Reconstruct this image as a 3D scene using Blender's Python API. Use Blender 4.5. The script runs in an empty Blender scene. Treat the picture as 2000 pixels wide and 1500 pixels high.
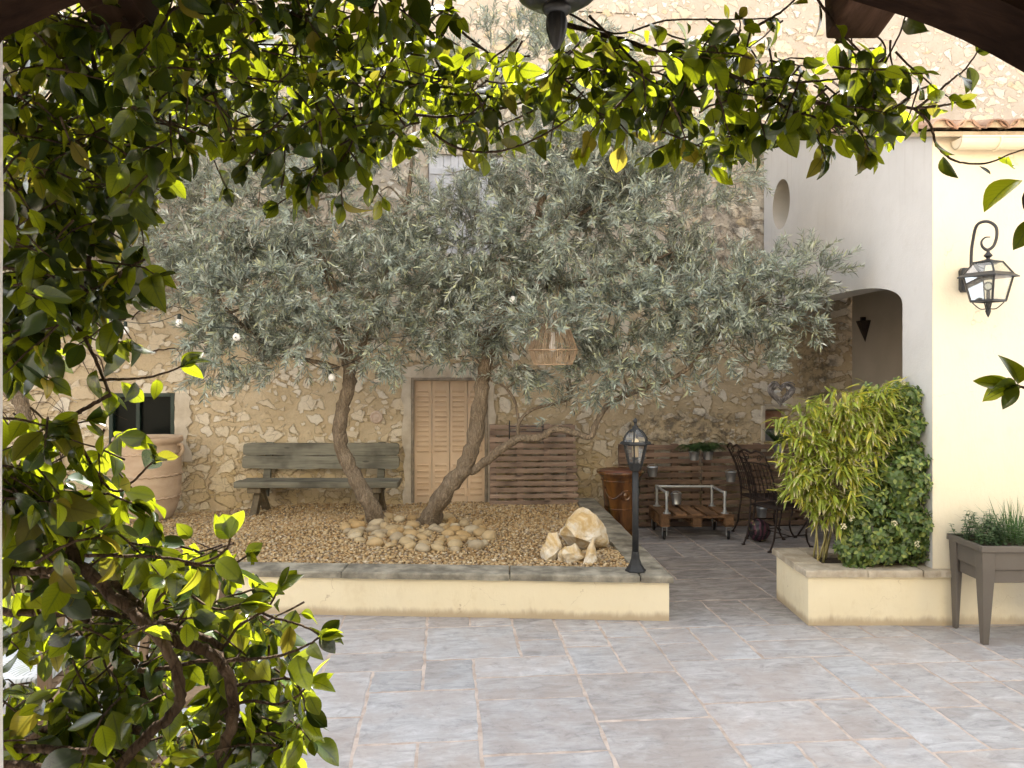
import bpy, bmesh, math, random
import numpy as np
from mathutils import Vector, Matrix
R = math.radians
random.seed(7); rng = np.random.default_rng(7)
S = bpy.context.scene
# ------------------------------------------------------------------ camera, sky, sun, exposure
F = 1500.0; HZ = 722.0; CH = 2.0              # focal length and horizon in photo pixels, eye height
cd = bpy.data.cameras.new('camera'); cam = bpy.data.objects.new('camera', cd)
S.collection.objects.link(cam); S.camera = cam
cd.sensor_fit = 'HORIZONTAL'; cd.sensor_width = 36; cd.lens = 36*F/2000
cam.location = (0, 0, CH); cam.rotation_euler = (R(90), 0, 0)
cd.shift_y = (HZ-750)/2000; cd.clip_start = .05; cd.clip_end = 400
SUN_AZ, SUN_EL = R(-14), R(52)
sdir = Vector((math.sin(SUN_AZ)*math.cos(SUN_EL), math.cos(SUN_AZ)*math.cos(SUN_EL), math.sin(SUN_EL)))
w = bpy.data.worlds.new('World'); S.world = w; w.use_nodes = True
wn = w.node_tree; wn.nodes.clear()
sky = wn.nodes.new('ShaderNodeTexSky'); sky.sky_type = 'NISHITA'; sky.sun_disc = False
sky.sun_elevation = SUN_EL; sky.sun_rotation = SUN_AZ; sky.dust_density = 3.0; sky.ozone_density = 0.6
hs = wn.nodes.new('ShaderNodeHueSaturation'); hs.inputs['Saturation'].default_value = .21
bg = wn.nodes.new('ShaderNodeBackground'); bg.inputs[1].default_value = .15
wo = wn.nodes.new('ShaderNodeOutputWorld')
wn.links.new(sky.outputs[0], hs.inputs['Color']); wn.links.new(hs.outputs[0], bg.inputs[0]); wn.links.new(bg.outputs[0], wo.inputs[0])
sl = bpy.data.lights.new('sun', 'SUN'); sl.energy = 4.0; sl.angle = R(.5); sl.color = (1, .95, .86)
so = bpy.data.objects.new('sun', sl); S.collection.objects.link(so)
so.rotation_euler = sdir.to_track_quat('Z', 'Y').to_euler(); so.location = (0, 0, 15)
S.view_settings.view_transform = 'Standard'; S.view_settings.look = 'None'
S.view_settings.gamma = 1; S.view_settings.exposure = 2.2
S.cycles.max_bounces = 8; S.cycles.transparent_max_bounces = 12; S.cycles.caustics_reflective = False

# ------------------------------------------------------------------ helpers
def P(px, py, Y): return Vector(((px-1000)/F*Y, Y, CH-(py-HZ)/F*Y))
def G(px, py, z=0):
    Y = F*(CH-z)/(py-HZ); return Vector(((px-1000)/F*Y, Y, z))
def nrm(a): return a/np.maximum(np.linalg.norm(a, axis=-1, keepdims=True), 1e-9)

class MB:
    def __init__(s): s.v = []; s.f = []
    def add(s, vs, fs):
        b = len(s.v); s.v += [tuple(v) for v in vs]; s.f += [tuple(b+i for i in f) for f in fs]; return s
    def box(s, a, b, M=None):
        x0, y0, z0 = a; x1, y1, z1 = b
        vs = [Vector(p) for p in ((x0,y0,z0),(x1,y0,z0),(x1,y1,z0),(x0,y1,z0),(x0,y0,z1),(x1,y0,z1),(x1,y1,z1),(x0,y1,z1))]
        if M: vs = [M@v for v in vs]
        return s.add(vs, [(3,2,1,0),(4,5,6,7),(0,1,5,4),(1,2,6,5),(2,3,7,6),(3,0,4,7)])
    def beam(s, p, q, w, h, up=(0,0,1)):
        p = Vector(p); q = Vector(q); d = (q-p).normalized(); u = Vector(up); x = d.cross(u)
        if x.length < 1e-4: x = d.cross(Vector((1,0,0)))
        x.normalize(); u = x.cross(d)
        vs = [c + x*(sx*w/2) + u*(su*h/2) for c in (p, q) for sx, su in ((-1,-1),(1,-1),(1,1),(-1,1))]
        return s.add(vs, [(0,1,2,3),(7,6,5,4),(0,4,5,1),(1,5,6,2),(2,6,7,3),(3,7,4,0)])
    def tube(s, pts, rad, n=8, cap=True, wob=0, closed=False):
        pts = [Vector(p) for p in pts]; m = len(pts)
        if not hasattr(rad, '__len__'): rad = [rad]*m
        ref = None; vs = []
        for i, p in enumerate(pts):
            if closed: t = pts[(i+1) % m]-pts[i-1]
            else: t = pts[min(i+1, m-1)]-pts[max(i-1, 0)]
            t = t.normalized() if t.length > 1e-9 else Vector((0,0,1))
            if ref is None: ref = t.orthogonal().normalized()
            ref = (ref - t*ref.dot(t)); ref = ref.normalized() if ref.length > 1e-6 else t.orthogonal().normalized()
            b = t.cross(ref)
            for k in range(n):
                a = 2*math.pi*k/n; rr = rad[i]*(1+wob*random.uniform(-1, 1))
                vs.append(p + (ref*math.cos(a)+b*math.sin(a))*rr)
        fs = []
        for i in range(m if closed else m-1):
            j = (i+1) % m
            for k in range(n): fs.append((i*n+k, i*n+(k+1) % n, j*n+(k+1) % n, j*n+k))
        if cap and not closed: fs += [tuple(range(n-1, -1, -1)), tuple((m-1)*n+k for k in range(n))]
        return s.add(vs, fs)
    def lathe(s, prof, n=28, c=(0,0,0), M=None):
        c = Vector(c); vs = []
        for r, z in prof:
            for k in range(n):
                a = 2*math.pi*k/n; v = Vector((r*math.cos(a), r*math.sin(a), z))
                vs.append((M@v if M else v)+c)
        fs = []
        for i in range(len(prof)-1):
            for k in range(n): fs.append((i*n+k, i*n+(k+1) % n, (i+1)*n+(k+1) % n, (i+1)*n+k))
        if prof[0][0] > 1e-6: fs.append(tuple(range(n-1, -1, -1)))
        return s.add(vs, fs)
    def prism(s, poly, d, f):
        """poly: 2-D outline; f(u, v, t) -> point; t in (0, d)"""
        n = len(poly)
        vs = [f(u, v, 0) for u, v in poly]+[f(u, v, d) for u, v in poly]
        return s.add(vs, [tuple(range(n-1, -1, -1)), tuple(range(n, 2*n))]+[(i, (i+1) % n, n+(i+1) % n, n+i) for i in range(n)])
    def build(s, name, mat, parent=None, smooth=False, bevel=0, label=None, world=True, fix=False):
        me = bpy.data.meshes.new(name); vs = s.v
        if parent is not None and world:
            Mi = BASE[parent.name].inverted(); vs = [Mi@Vector(v) for v in vs]
        me.from_pydata(vs, [], s.f)
        return finish(name, me, mat, parent, smooth, bevel, label, fix)

BASE = {}
def finish(name, me, mat, parent, smooth=False, bevel=0, label=None, fix=False):
    if fix:
        bm = bmesh.new(); bm.from_mesh(me); bmesh.ops.recalc_face_normals(bm, faces=bm.faces); bm.to_mesh(me); bm.free()
    me.materials.append(mat); me.update()
    if smooth: me.polygons.foreach_set('use_smooth', np.ones(len(me.polygons), dtype=bool))
    o = bpy.data.objects.new(name, me); S.collection.objects.link(o)
    if parent is not None: o.parent = parent; BASE[o.name] = BASE[parent.name]
    if bevel:
        b = o.modifiers.new('bevel', 'BEVEL'); b.width = bevel; b.segments = 2; b.limit_method = 'ANGLE'; b.angle_limit = R(40)
    if label: o['label'] = label
    return o
def thing(name, label, cat, loc=(0,0,0), rz=0, group=None):
    o = bpy.data.objects.new(name, None); S.collection.objects.link(o); o.empty_display_size = .1
    o.location = loc; o.rotation_euler = (0, 0, rz)
    BASE[o.name] = Matrix.Translation(Vector(loc)) @ Matrix.Rotation(rz, 4, 'Z')
    return tag(o, label, cat, group)
def tag(o, label, cat, group=None):
    o['label'] = label; o['category'] = cat
    if group: o['group'] = group
    return o
def struct(o): o['kind'] = 'structure'; return o
def dup(root, loc, rz, label, group=None):
    r = root.copy(); S.collection.objects.link(r); r.location = loc; r.rotation_euler = (0, 0, rz); r['label'] = label
    if group: r['group'] = group
    for ch in list(root.children):
        c = ch.copy(); S.collection.objects.link(c); c.parent = r
        for g in list(ch.children):
            d = g.copy(); S.collection.objects.link(d); d.parent = c
    return r
def smooth_path(pts, k=6):
    pts = [Vector(p) for p in pts]; out = []
    for i in range(len(pts)-1):
        p0 = pts[max(i-1, 0)]; p1 = pts[i]; p2 = pts[i+1]; p3 = pts[min(i+2, len(pts)-1)]
        for j in range(k):
            t = j/k
            out.append(.5*((2*p1)+(p2-p0)*t+(2*p0-5*p1+4*p2-p3)*t*t+(3*p1-p0-3*p2+p3)*t**3))
    out.append(pts[-1]); return out
def lerp_r(r0, r1, n): return [r0+(r1-r0)*i/(n-1) for i in range(n)]

def np_mesh(name, V, Fc, mat, parent, attrs=None, smooth=True):
    """V (n,3) world, Fc (m,k) constant face size"""
    me = bpy.data.meshes.new(name)
    if parent is not None:
        Mi = np.array(BASE[parent.name].inverted()); V = V@Mi[:3, :3].T+Mi[:3, 3]
    m, k = Fc.shape
    me.vertices.add(len(V)); me.vertices.foreach_set('co', V.astype(np.float32).ravel())
    me.loops.add(m*k); me.loops.foreach_set('vertex_index', Fc.astype(np.int32).ravel())
    me.polygons.add(m); me.polygons.foreach_set('loop_start', np.arange(0, m*k, k, dtype=np.int32))
    me.polygons.foreach_set('loop_total', np.full(m, k, dtype=np.int32))
    me.update(calc_edges=True)
    for an, arr in (attrs or {}).items():
        a = me.attributes.new(an, 'FLOAT', 'POINT'); a.data.foreach_set('value', arr.astype(np.float32))
    return finish(name, me, mat, parent, smooth)

# leaf templates: vertices (x across, y along, z normal), triangles/quads all padded to 4
def leaf_template(rows, width, fold, droop, peak=.45, pw=.9, side=0, wave=0):
    v = []; t = []; u = []; f = []
    for i in range(rows+1):
        a = i/rows
        prof = math.sin(math.pi*a**(math.log(.5)/math.log(peak)))**pw if 0 < a < 1 else .0
        hw = width/2*max(prof, .03)
        zc = -droop*a*a
        for sx in (-1, 0, 1):
            v.append((sx*hw+side*a*a, a*(1-.15*droop), zc+abs(sx)*hw*fold+wave*sx*sx*math.sin(a*9+sx*1.3))); t.append(a); u.append(abs(sx))
    for i in range(rows):
        for c in (0, 1):
            f.append((i*3+c, i*3+c+1, (i+1)*3+c+1, (i+1)*3+c))
    return np.array(v), np.array(f), np.array(t), np.array(u)
def diamond(width, bend):
    v = np.array([(0,0,0), (-width/2,.45,bend), (0,.5,bend*.4), (width/2,.45,bend), (0,1,-bend)])
    return v, np.array([(0,2,1,1),(0,3,2,2),(1,2,4,4),(2,3,4,4)])[:, :3], np.array([0,.5,.5,.5,1.]), np.array([0,1,0,1,0.])
def scatter(name, tmpls, pos, dirs, nor, size, mat, parent, smooth=True):
    pos = np.asarray(pos, float); y = nrm(np.asarray(dirs, float)); n = np.asarray(nor, float); size = np.asarray(size, float)
    n = nrm(n-(n*y).sum(1, keepdims=True)*y); x = np.cross(y, n)
    which = rng.integers(0, len(tmpls), len(pos))
    Vs = []; Fs = []; Ts = []; Us = []; off = 0
    for i, (tv, tf, tt, tu) in enumerate(tmpls):
        k = which == i; N = k.sum()
        if not N: continue
        B = np.stack([x[k], y[k], n[k]], 1)
        V = np.einsum('vi,nij->nvj', tv, B)*size[k][:, None, None]+pos[k][:, None, :]
        nv = len(tv)
        Fs.append((tf[None]+(np.arange(N)*nv)[:, None, None]+off).reshape(-1, tf.shape[1]))
        Vs.append(V.reshape(-1, 3)); Ts.append(np.tile(tt, N)); Us.append(np.tile(tu, N)); off += N*nv
    return np_mesh(name, np.concatenate(Vs), np.concatenate(Fs), mat, parent, {'along': np.concatenate(Ts), 'across': np.concatenate(Us)}, smooth)

# ------------------------------------------------------------------ materials
class NT:
    def __init__(s, name):
        s.m = bpy.data.materials.new(name); s.m.use_nodes = True; s.t = s.m.node_tree; s.t.nodes.clear()
        s.out = s.t.nodes.new('ShaderNodeOutputMaterial')
    def n(s, typ, ins=None, **kw):
        nd = s.t.nodes.new('ShaderNode'+typ)
        for k, v in kw.items(): setattr(nd, k, v)
        for k, v in (ins or {}).items(): s.set(nd.inputs[k], v)
        return nd
    def set(s, inp, v):
        if isinstance(v, bpy.types.NodeSocket): s.t.links.new(v, inp)
        elif isinstance(v, bpy.types.Node): s.t.links.new(v.outputs[0], inp)
        else:
            if isinstance(v, (tuple, list)) and inp.type == 'RGBA' and len(v) == 3: v = (*v, 1)
            inp.default_value = v
    def math(s, op, a, b=0, c=0, clamp=False):
        nd = s.n('Math', operation=op, use_clamp=clamp); s.set(nd.inputs[0], a); s.set(nd.inputs[1], b); s.set(nd.inputs[2], c); return nd.outputs[0]
    def mix(s, f, a, b, mode='MIX'):
        nd = s.n('MixRGB', blend_type=mode); s.set(nd.inputs[0], f); s.set(nd.inputs[1], a); s.set(nd.inputs[2], b); return nd.outputs[0]
    def ramp(s, f, stops):
        nd = s.n('ValToRGB'); s.set(nd.inputs[0], f); e = nd.color_ramp.elements
        while len(e) < len(stops): e.new(.5)
        for el, (p, c) in zip(e, stops): el.position = p; el.color = (*c, 1) if len(c) == 3 else c
        return nd.outputs[0]
    def step(s, v, lo, hi):
        nd = s.n('MapRange', clamp=True, interpolation_type='SMOOTHSTEP'); s.set(nd.inputs[0], v)
        s.set(nd.inputs[1], lo); s.set(nd.inputs[2], hi); return nd.outputs[0]
    def coord(s, scale=(1,1,1), rot=(0,0,0)):
        tc = s.n('TexCoord'); mp = s.n('Mapping', {'Vector': tc.outputs['Object'], 'Scale': scale, 'Rotation': rot}); return mp.outputs[0]
    def noise(s, co, scale=5, detail=4, rough=.55, dist=0, col=False):
        nd = s.n('TexNoise', {'Vector': co, 'Scale': scale, 'Detail': detail, 'Roughness': rough, 'Distortion': dist}); return nd.outputs[1 if col else 0]
    def island(s): return s.n('NewGeometry').outputs['Random Per Island']
    def bump(s, h, strength=.4, dist=.01, prev=None):
        nd = s.n('Bump', {'Height': h, 'Strength': strength, 'Distance': dist})
        if prev is not None: s.set(nd.inputs['Normal'], prev)
        return nd.outputs[0]
    def pbr(s, col, rough=.6, metal=0, normal=None, spec=.5, **ins):
        p = s.n('BsdfPrincipled'); s.set(p.inputs['Base Color'], col); s.set(p.inputs['Roughness'], rough); s.set(p.inputs['Metallic'], metal)
        s.set(p.inputs['Specular IOR Level'], spec)
        for k, v in ins.items(): s.set(p.inputs[k.replace('_', ' ')], v)
        if normal is not None: s.set(p.inputs['Normal'], normal)
        return p.outputs[0]
    def done(s, sh): s.t.links.new(sh, s.out.inputs[0]); return s.m

def simple(name, c1, c2, scale=(1,1,1), ns=6, rough=.7, metal=0, bump=.3, bd=.005, fine=60, isl=0, spec=.4, stain=None, lo=.3, hi=.7):
    t = NT(name); co = t.coord(scale); nz = t.noise(co, ns, 5, .6)
    col = t.mix(t.step(nz, lo, hi), c1, c2)
    if stain: col = t.mix(t.math('MULTIPLY', t.step(t.noise(t.coord(), 2.3, 5, .65), .52, .75), stain[1]), col, stain[0])
    if isl:
        r = t.island(); h = t.n('HueSaturation', {'Color': col, 'Value': t.math('MULTIPLY_ADD', r, 2*isl, 1-isl)}); col = h.outputs[0]
    fz = t.noise(co, fine, 4, .6)
    b = t.bump(t.math('ADD', nz, t.math('MULTIPLY', fz, .5)), bump, bd)
    return t.done(t.pbr(col, rough, metal, b, spec))

def wood(name, c1, c2, axis='x', isl=.15, rough=.75, knots=True, spec=.3):
    t = NT(name); sc = {'x': (1.2, 22, 22), 'y': (22, 1.2, 22), 'z': (22, 22, 1.2)}[axis]
    r = t.island(); tc = t.n('TexCoord'); off = t.n('CombineXYZ', {0: t.math('MULTIPLY', r, 17), 1: t.math('MULTIPLY', r, 9), 2: t.math('MULTIPLY', r, 13)})
    va = t.n('VectorMath', {0: tc.outputs['Object'], 1: off}, operation='ADD')
    co = t.n('Mapping', {'Vector': va, 'Scale': sc}).outputs[0]
    g = t.noise(co, 1.6, 6, .65, .6)
    col = t.ramp(g, [(.3, c1), (.5, tuple((a+b)/2 for a, b in zip(c1, c2))), (.72, c2)])
    big = t.noise(va, 3, 3); col = t.mix(t.step(big, .45, .8), col, tuple(.55*a for a in c1))
    if knots:
        vo = t.n('TexVoronoi', {'Vector': t.n('Mapping', {'Vector': va, 'Scale': tuple({'x': (2.2, 7, 7), 'y': (7, 2.2, 7), 'z': (7, 7, 2.2)}[axis])}), 'Scale': 1.0})
        k = t.step(vo.outputs['Distance'], .13, .05); col = t.mix(t.math('MULTIPLY', k, .75), col, tuple(.3*a for a in c1))
    h = t.n('HueSaturation', {'Color': col, 'Value': t.math('MULTIPLY_ADD', r, 2*isl, 1-isl)})
    return t.done(t.pbr(h.outputs[0], rough, 0, t.bump(g, .5, .004), spec))

def stone_wall_mat():
    t = NT('rubble_stone'); tc = t.n('TexCoord'); sep = t.n('SeparateXYZ', {0: tc.outputs['Object']})
    z = sep.outputs[2]
    base = t.n('CombineXYZ', {0: sep.outputs[0], 1: z, 2: 0}).outputs[0]
    nzc = t.noise(base, 4.5, 4, .65, 0, True)
    wv = t.n('VectorMath', {0: nzc, 1: (.5, .5, .5)}, operation='SUBTRACT')
    wv = t.n('VectorMath', {0: wv, 'Scale': .13}, operation='SCALE')
    wc = t.n('VectorMath', {0: base, 1: wv}, operation='ADD').outputs[0]
    edge = t.noise(base, 17, 5, .7); edge2 = t.noise(base, 55, 4, .7)
    def layer(sx, sy, off, t0, t1, keep):
        mp = t.n('Mapping', {'Vector': wc, 'Scale': (sx, sy, 1), 'Location': (off, off*.7, 0)}).outputs[0]
        v = t.n('TexVoronoi', {'Vector': mp, 'Scale': 1.0, 'Randomness': .85}, voronoi_dimensions='2D')
        ve = t.n('TexVoronoi', {'Vector': mp, 'Scale': 1.0, 'Randomness': .85}, voronoi_dimensions='2D', feature='DISTANCE_TO_EDGE')
        rs = t.n('SeparateColor', {0: v.outputs['Color']})
        d = t.math('ADD', ve.outputs['Distance'], t.math('MULTIPLY', t.math('SUBTRACT', edge, .5), .27))
        th = t.math('MULTIPLY_ADD', rs.outputs[1], t1-t0, t0); k = t.math('GREATER_THAN', rs.outputs[0], keep)
        m = t.math('MULTIPLY', t.step(t.math('SUBTRACT', d, th), -.012, .03), k)
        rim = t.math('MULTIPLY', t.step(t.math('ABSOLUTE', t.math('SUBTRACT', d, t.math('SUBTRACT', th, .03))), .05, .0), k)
        return m, rs.outputs[2], rim
    low = t.step(t.math('ADD', z, t.math('MULTIPLY', t.noise(base, 1.4, 3), .8)), 1.75, 1.0)   # more exposed, yellower stones at the foot of the wall
    m1, r1, k1 = layer(3.8, 5.3, 0, .09, .30, t.math('MULTIPLY_ADD', low, -.38, .52))
    m2, r2, k2 = layer(6.6, 8.8, 3.3, .08, .30, t.math('MULTIPLY_ADD', low, -.32, .54))
    m3, r3, k3 = layer(12, 15, 7.7, .10, .32, t.math('MULTIPLY_ADD', low, -.22, .68))
    m = t.math('MAXIMUM', t.math('MAXIMUM', m1, m2), m3); r = t.mix(m1, t.mix(m2, r3, r2), r1)
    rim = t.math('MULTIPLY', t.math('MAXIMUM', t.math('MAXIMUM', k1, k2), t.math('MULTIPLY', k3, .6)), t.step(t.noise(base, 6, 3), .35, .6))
    big = t.noise(base, .55, 4, .6); mid = t.noise(base, 2.6, 5, .65)
    mort = t.ramp(mid, [(.25, (.52, .415, .265)), (.5, (.60, .495, .335)), (.75, (.66, .56, .405))])
    mort = t.mix(t.step(z, 2.0, 4.2), mort, t.ramp(mid, [(.25, (.47, .405, .32)), (.55, (.56, .49, .40)), (.8, (.63, .565, .48))]))
    mort = t.mix(t.math('MULTIPLY', t.step(edge2, .5, .72), .25), mort, (.30, .22, .13))
    st = t.ramp(r, [(.0, (.60, .48, .31)), (.3, (.72, .635, .49)), (.6, (.79, .735, .63)), (1, (.66, .56, .41))])
    st = t.mix(low, st, t.ramp(r, [(0, (.52, .40, .21)), (.35, (.60, .48, .29)), (.6, (.67, .57, .39)), (1, (.72, .65, .51))]))
    st = t.mix(t.math('MULTIPLY', t.step(edge2, .48, .75), .35), st, (.48, .39, .27))
    col = t.mix(m, mort, st); col = t.mix(t.math('MULTIPLY', rim, t.math('MULTIPLY_ADD', low, .25, .42)), col, (.20, .145, .085))  # dark outlines paint recess shade around the stones
    st_n = t.noise(base, 24, 5, .7); col = t.mix(t.math('MULTIPLY', t.step(st_n, .5, .72), .22), col, (.30, .235, .15))
    # grey weathering: blotches of lichen where damp sits
    gx = sep.outputs[0]
    def blot(cx, cz, rx, rz):
        dx = t.math('DIVIDE', t.math('SUBTRACT', gx, cx), rx); dz = t.math('DIVIDE', t.math('SUBTRACT', z, cz), rz)
        return t.step(t.math('ADD', t.math('MULTIPLY', dx, dx), t.math('MULTIPLY', dz, dz)), 1.0, .1)
    dn = t.noise(base, 7, 6, .75)
    g = t.math('MAXIMUM', blot(2.75, 3.75, .85, .95), blot(2.3, 1.25, 1.2, .30))
    g = t.math('MAXIMUM', g, blot(-4.6, 3.2, 1.3, .7)); g = t.math('MAXIMUM', g, blot(4.1, 2.0, .35, .8))
    gm = t.math('MULTIPLY', t.math('MULTIPLY', g, t.step(dn, .42, .62)), .85)
    col = t.mix(gm, col, (.15, .135, .115))
    gen = t.math('MULTIPLY', t.step(big, .5, .75), t.math('MULTIPLY', t.step(dn, .5, .75), .4)); col = t.mix(gen, col, (.26, .225, .18))
    crack = t.n('TexVoronoi', {'Vector': wc, 'Scale': 4.2}, voronoi_dimensions='2D', feature='DISTANCE_TO_EDGE')
    ck = t.math('MULTIPLY', t.step(crack.outputs['Distance'], .018, .004), t.step(mid, .5, .62)); col = t.mix(t.math('MULTIPLY', ck, .6), col, (.14, .10, .06))
    h = t.math('ADD', t.math('MULTIPLY', m, .8), t.math('ADD', t.math('MULTIPLY', edge, .9), t.math('MULTIPLY', edge2, .45)))
    dsp = t.n('Displacement', {'Height': t.math('MULTIPLY_ADD', m, .024, t.math('MULTIPLY', edge, .012)), 'Midlevel': .030, 'Scale': 1.0})
    t.t.links.new(dsp.outputs[0], t.out.inputs['Displacement']); t.m.displacement_method = 'BOTH'
    return t.done(t.pbr(col, .9, 0, None, .1))

def paving_mat():
    t = NT('paving_slab'); r = t.island(); co = t.coord((1, 1, 1), (0, 0, R(-4.9)))
    tc = t.n('TexCoord'); off = t.n('CombineXYZ', {0: t.math('MULTIPLY', r, 31), 1: t.math('MULTIPLY', r, 17), 2: 0})
    va = t.n('VectorMath', {0: co, 1: off}, operation='ADD').outputs[0]
    st = t.noise(t.n('Mapping', {'Vector': va, 'Scale': (2.6, 7.5, 1)}).outputs[0], 1.7, 9, .74, .9)
    sp = t.noise(va, 30, 6, .75); cl = t.noise(va, 2.6, 5, .65, .4); md = t.noise(va, 8, 6, .7, .6)
    a = t.ramp(st, [(.28, (.215, .212, .213)), (.45, (.36, .356, .358)), (.58, (.445, .442, .446)), (.74, (.57, .568, .575))])
    a = t.mix(t.math('MULTIPLY', t.step(cl, .42, .62), .7), a, (.36, .325, .305))
    a = t.mix(t.math('MULTIPLY', t.step(md, .52, .70), .35), a, (.47, .465, .475))
    a = t.mix(t.math('MULTIPLY', t.step(md, .46, .30), .45), a, (.19, .178, .172))
    a = t.mix(t.math('MULTIPLY', t.step(sp, .56, .72), .35), a, (.16, .15, .145))
    tint = t.ramp(r, [(0, (.91, .93, .95)), (.35, (.97, .955, .95)), (.7, (.95, .925, .91)), (1, (.98, .98, .99))])
    a = t.mix(1, a, tint, 'MULTIPLY')
    hh = t.n('HueSaturation', {'Color': a, 'Value': t.math('MULTIPLY_ADD', t.math('FRACT', t.math('MULTIPLY', r, 7.3)), .24, .89)})
    # darker, browner paving in the passage beside the bed
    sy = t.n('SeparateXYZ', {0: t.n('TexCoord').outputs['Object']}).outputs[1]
    dark_tone = t.math('MULTIPLY', t.step(sy, 5.6, 6.6), .55)
    c = t.mix(dark_tone, hh.outputs[0], t.mix(t.step(st, .38, .62), (.125, .105, .092), (.32, .285, .26)))
    return t.done(t.pbr(c, t.math('MULTIPLY_ADD', sp, .2, .5), 0, t.bump(t.math('ADD', st, t.math('MULTIPLY', sp, .5)), .35, .006), .35))

def leaf_mat(name, top, under, trans, tf=.45, rough=.38, isl=.3, alt=None, altp=.9, tip=None, vein=0, spec=.5, young=None):
    t = NT(name); r = t.island(); g = t.n('NewGeometry')
    al = t.n('Attribute', attribute_name='along').outputs['Fac']; ac = t.n('Attribute', attribute_name='across').outputs['Fac']
    v = t.math('MULTIPLY_ADD', t.math('FRACT', t.math('MULTIPLY', r, 13.7)), 2*isl, 1-isl)
    def adj(c):
        x = c
        if alt: x = t.mix(t.step(r, altp-.08, altp+.05), x, alt)
        return t.n('HueSaturation', {'Color': x, 'Value': v}).outputs[0]
    ct = adj(top); cu = adj(under); tr = adj(trans)
    if vein:
        vn = t.math('MULTIPLY', t.step(ac, .12, .02), vein); ct = t.mix(vn, ct, under); tr = t.mix(vn, tr, top)
        sv = t.math('MULTIPLY', t.step(t.math('PINGPONG', t.math('ADD', t.math('MULTIPLY', al, 9), t.math('MULTIPLY', ac, -2.2)), .5), .07, .0), vein*.7)
        tr = t.mix(sv, tr, top)
    col = t.mix(g.outputs['Backfacing'], ct, cu)
    if tip:
        k = t.math('MULTIPLY', t.step(al, .62, .95), t.step(t.math('FRACT', t.math('MULTIPLY', r, 5.1)), .35, .6)); col = t.mix(k, col, tip); tr = t.mix(k, tr, tip)
    d = t.pbr(col, rough, 0, None, spec); tl = t.n('BsdfTranslucent', {'Color': tr}).outputs[0]
    if young: tf = t.math('MULTIPLY_ADD', t.step(t.math('FRACT', t.math('MULTIPLY', r, 3.7)), young[2]-.12, young[2]+.12), young[1]-young[0], young[0])
    mx = t.n('MixShader', {0: tf, 1: d, 2: tl}); return t.done(mx.outputs[0])

def glass_mat(name, tint=(.9, .93, .93), op=.16):
    t = NT(name); tr = t.n('BsdfTransparent', {'Color': tint}); gl = t.n('BsdfGlossy', {'Roughness': .05})
    fr = t.n('Fresnel', {'IOR': 1.5}); df = t.n('BsdfDiffuse', {'Color': (.75, .75, .72)})
    a = t.n('MixShader', {0: op, 1: tr, 2: df}); return t.done(t.n('MixShader', {0: fr, 1: a, 2: gl}).outputs[0])

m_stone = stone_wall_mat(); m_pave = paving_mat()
m_joint = simple('mortar_joint', (.35, .285, .24), (.53, .45, .395), ns=9, rough=.95, bump=.8, bd=.01, fine=40)
def render_mat(name, c1, c2, dark_tone, splash):
    t = NT(name); co = t.coord(); z = t.n('SeparateXYZ', {0: t.n('NewGeometry').outputs['Position']}).outputs[2]
    n1 = t.noise(co, 1.3, 5, .6); n2 = t.noise(co, 6, 6, .7); n3 = t.noise(t.n('Mapping', {'Vector': co, 'Scale': (1, 1, .35)}).outputs[0], 9, 5, .7, .4); n4 = t.noise(co, 60, 4, .6)
    c = t.mix(t.step(n1, .3, .7), c1, c2); c = t.mix(t.math('MULTIPLY', t.step(n2, .52, .74), .28), c, dark_tone)  # blotches of dirt
    c = t.mix(t.math('MULTIPLY', t.step(n3, .60, .70), .22), c, dark_tone)
    c = t.mix(t.math('MULTIPLY', t.step(t.math('ADD', z, t.math('MULTIPLY', n3, -.10)), .035, -.03), .75), c, splash)
    vo = t.n('TexVoronoi', {'Vector': t.n('VectorMath', {0: co, 1: t.n('VectorMath', {0: t.noise(co, 3, 4, .6, 0, True), 'Scale': .5}, operation='SCALE')}, operation='ADD'), 'Scale': .9}, feature='DISTANCE_TO_EDGE')
    c = t.mix(t.math('MULTIPLY', t.step(vo.outputs['Distance'], .004, .001), t.math('MULTIPLY', t.step(n2, .45, .6), .5)), c, splash)
    return t.done(t.pbr(c, .9, 0, t.bump(t.math('ADD', t.math('MULTIPLY', n3, 1.6), t.math('ADD', n2, t.math('MULTIPLY', n4, .3))), .35, .010), .12))
m_cream = render_mat('cream_render', (.77, .675, .47), (.81, .72, .52), (.62, .50, .31), (.40, .30, .19))
m_wallcream = render_mat('pale_cream_render', (.79, .715, .545), (.82, .745, .58), (.72, .625, .44), (.5, .4, .27))
t = NT('off_white_render'); co = t.coord(); zp = t.n('SeparateXYZ', {0: t.n('NewGeometry').outputs['Position']}).outputs[2]
n1 = t.noise(co, 1.2, 5, .6); n2 = t.noise(co, 7, 6, .7); ns_ = t.noise(t.n('Mapping', {'Vector': co, 'Scale': (7, 7, .35)}).outputs[0], 2.2, 5, .65); nf_ = t.noise(co, 70, 4, .6)
c = t.mix(t.step(n1, .3, .7), (.60, .595, .585), (.655, .65, .64)); c = t.mix(t.math('MULTIPLY', t.step(n2, .52, .75), .3), c, (.54, .52, .49))
c = t.mix(t.math('MULTIPLY', t.step(ns_, .54, .72), t.math('MULTIPLY', t.step(zp, 2.6, 4.2), .30)), c, (.44, .42, .39))
m_grey = t.done(t.pbr(c, .9, 0, t.bump(t.math('ADD', t.math('ADD', n2, n1), t.math('MULTIPLY', nf_, .35)), .4, .010), .12))
m_inner = simple('recess_shade_render', (.46, .42, .35), (.52, .47, .40), ns=2, rough=.9, bump=.2, spec=.15)
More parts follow.
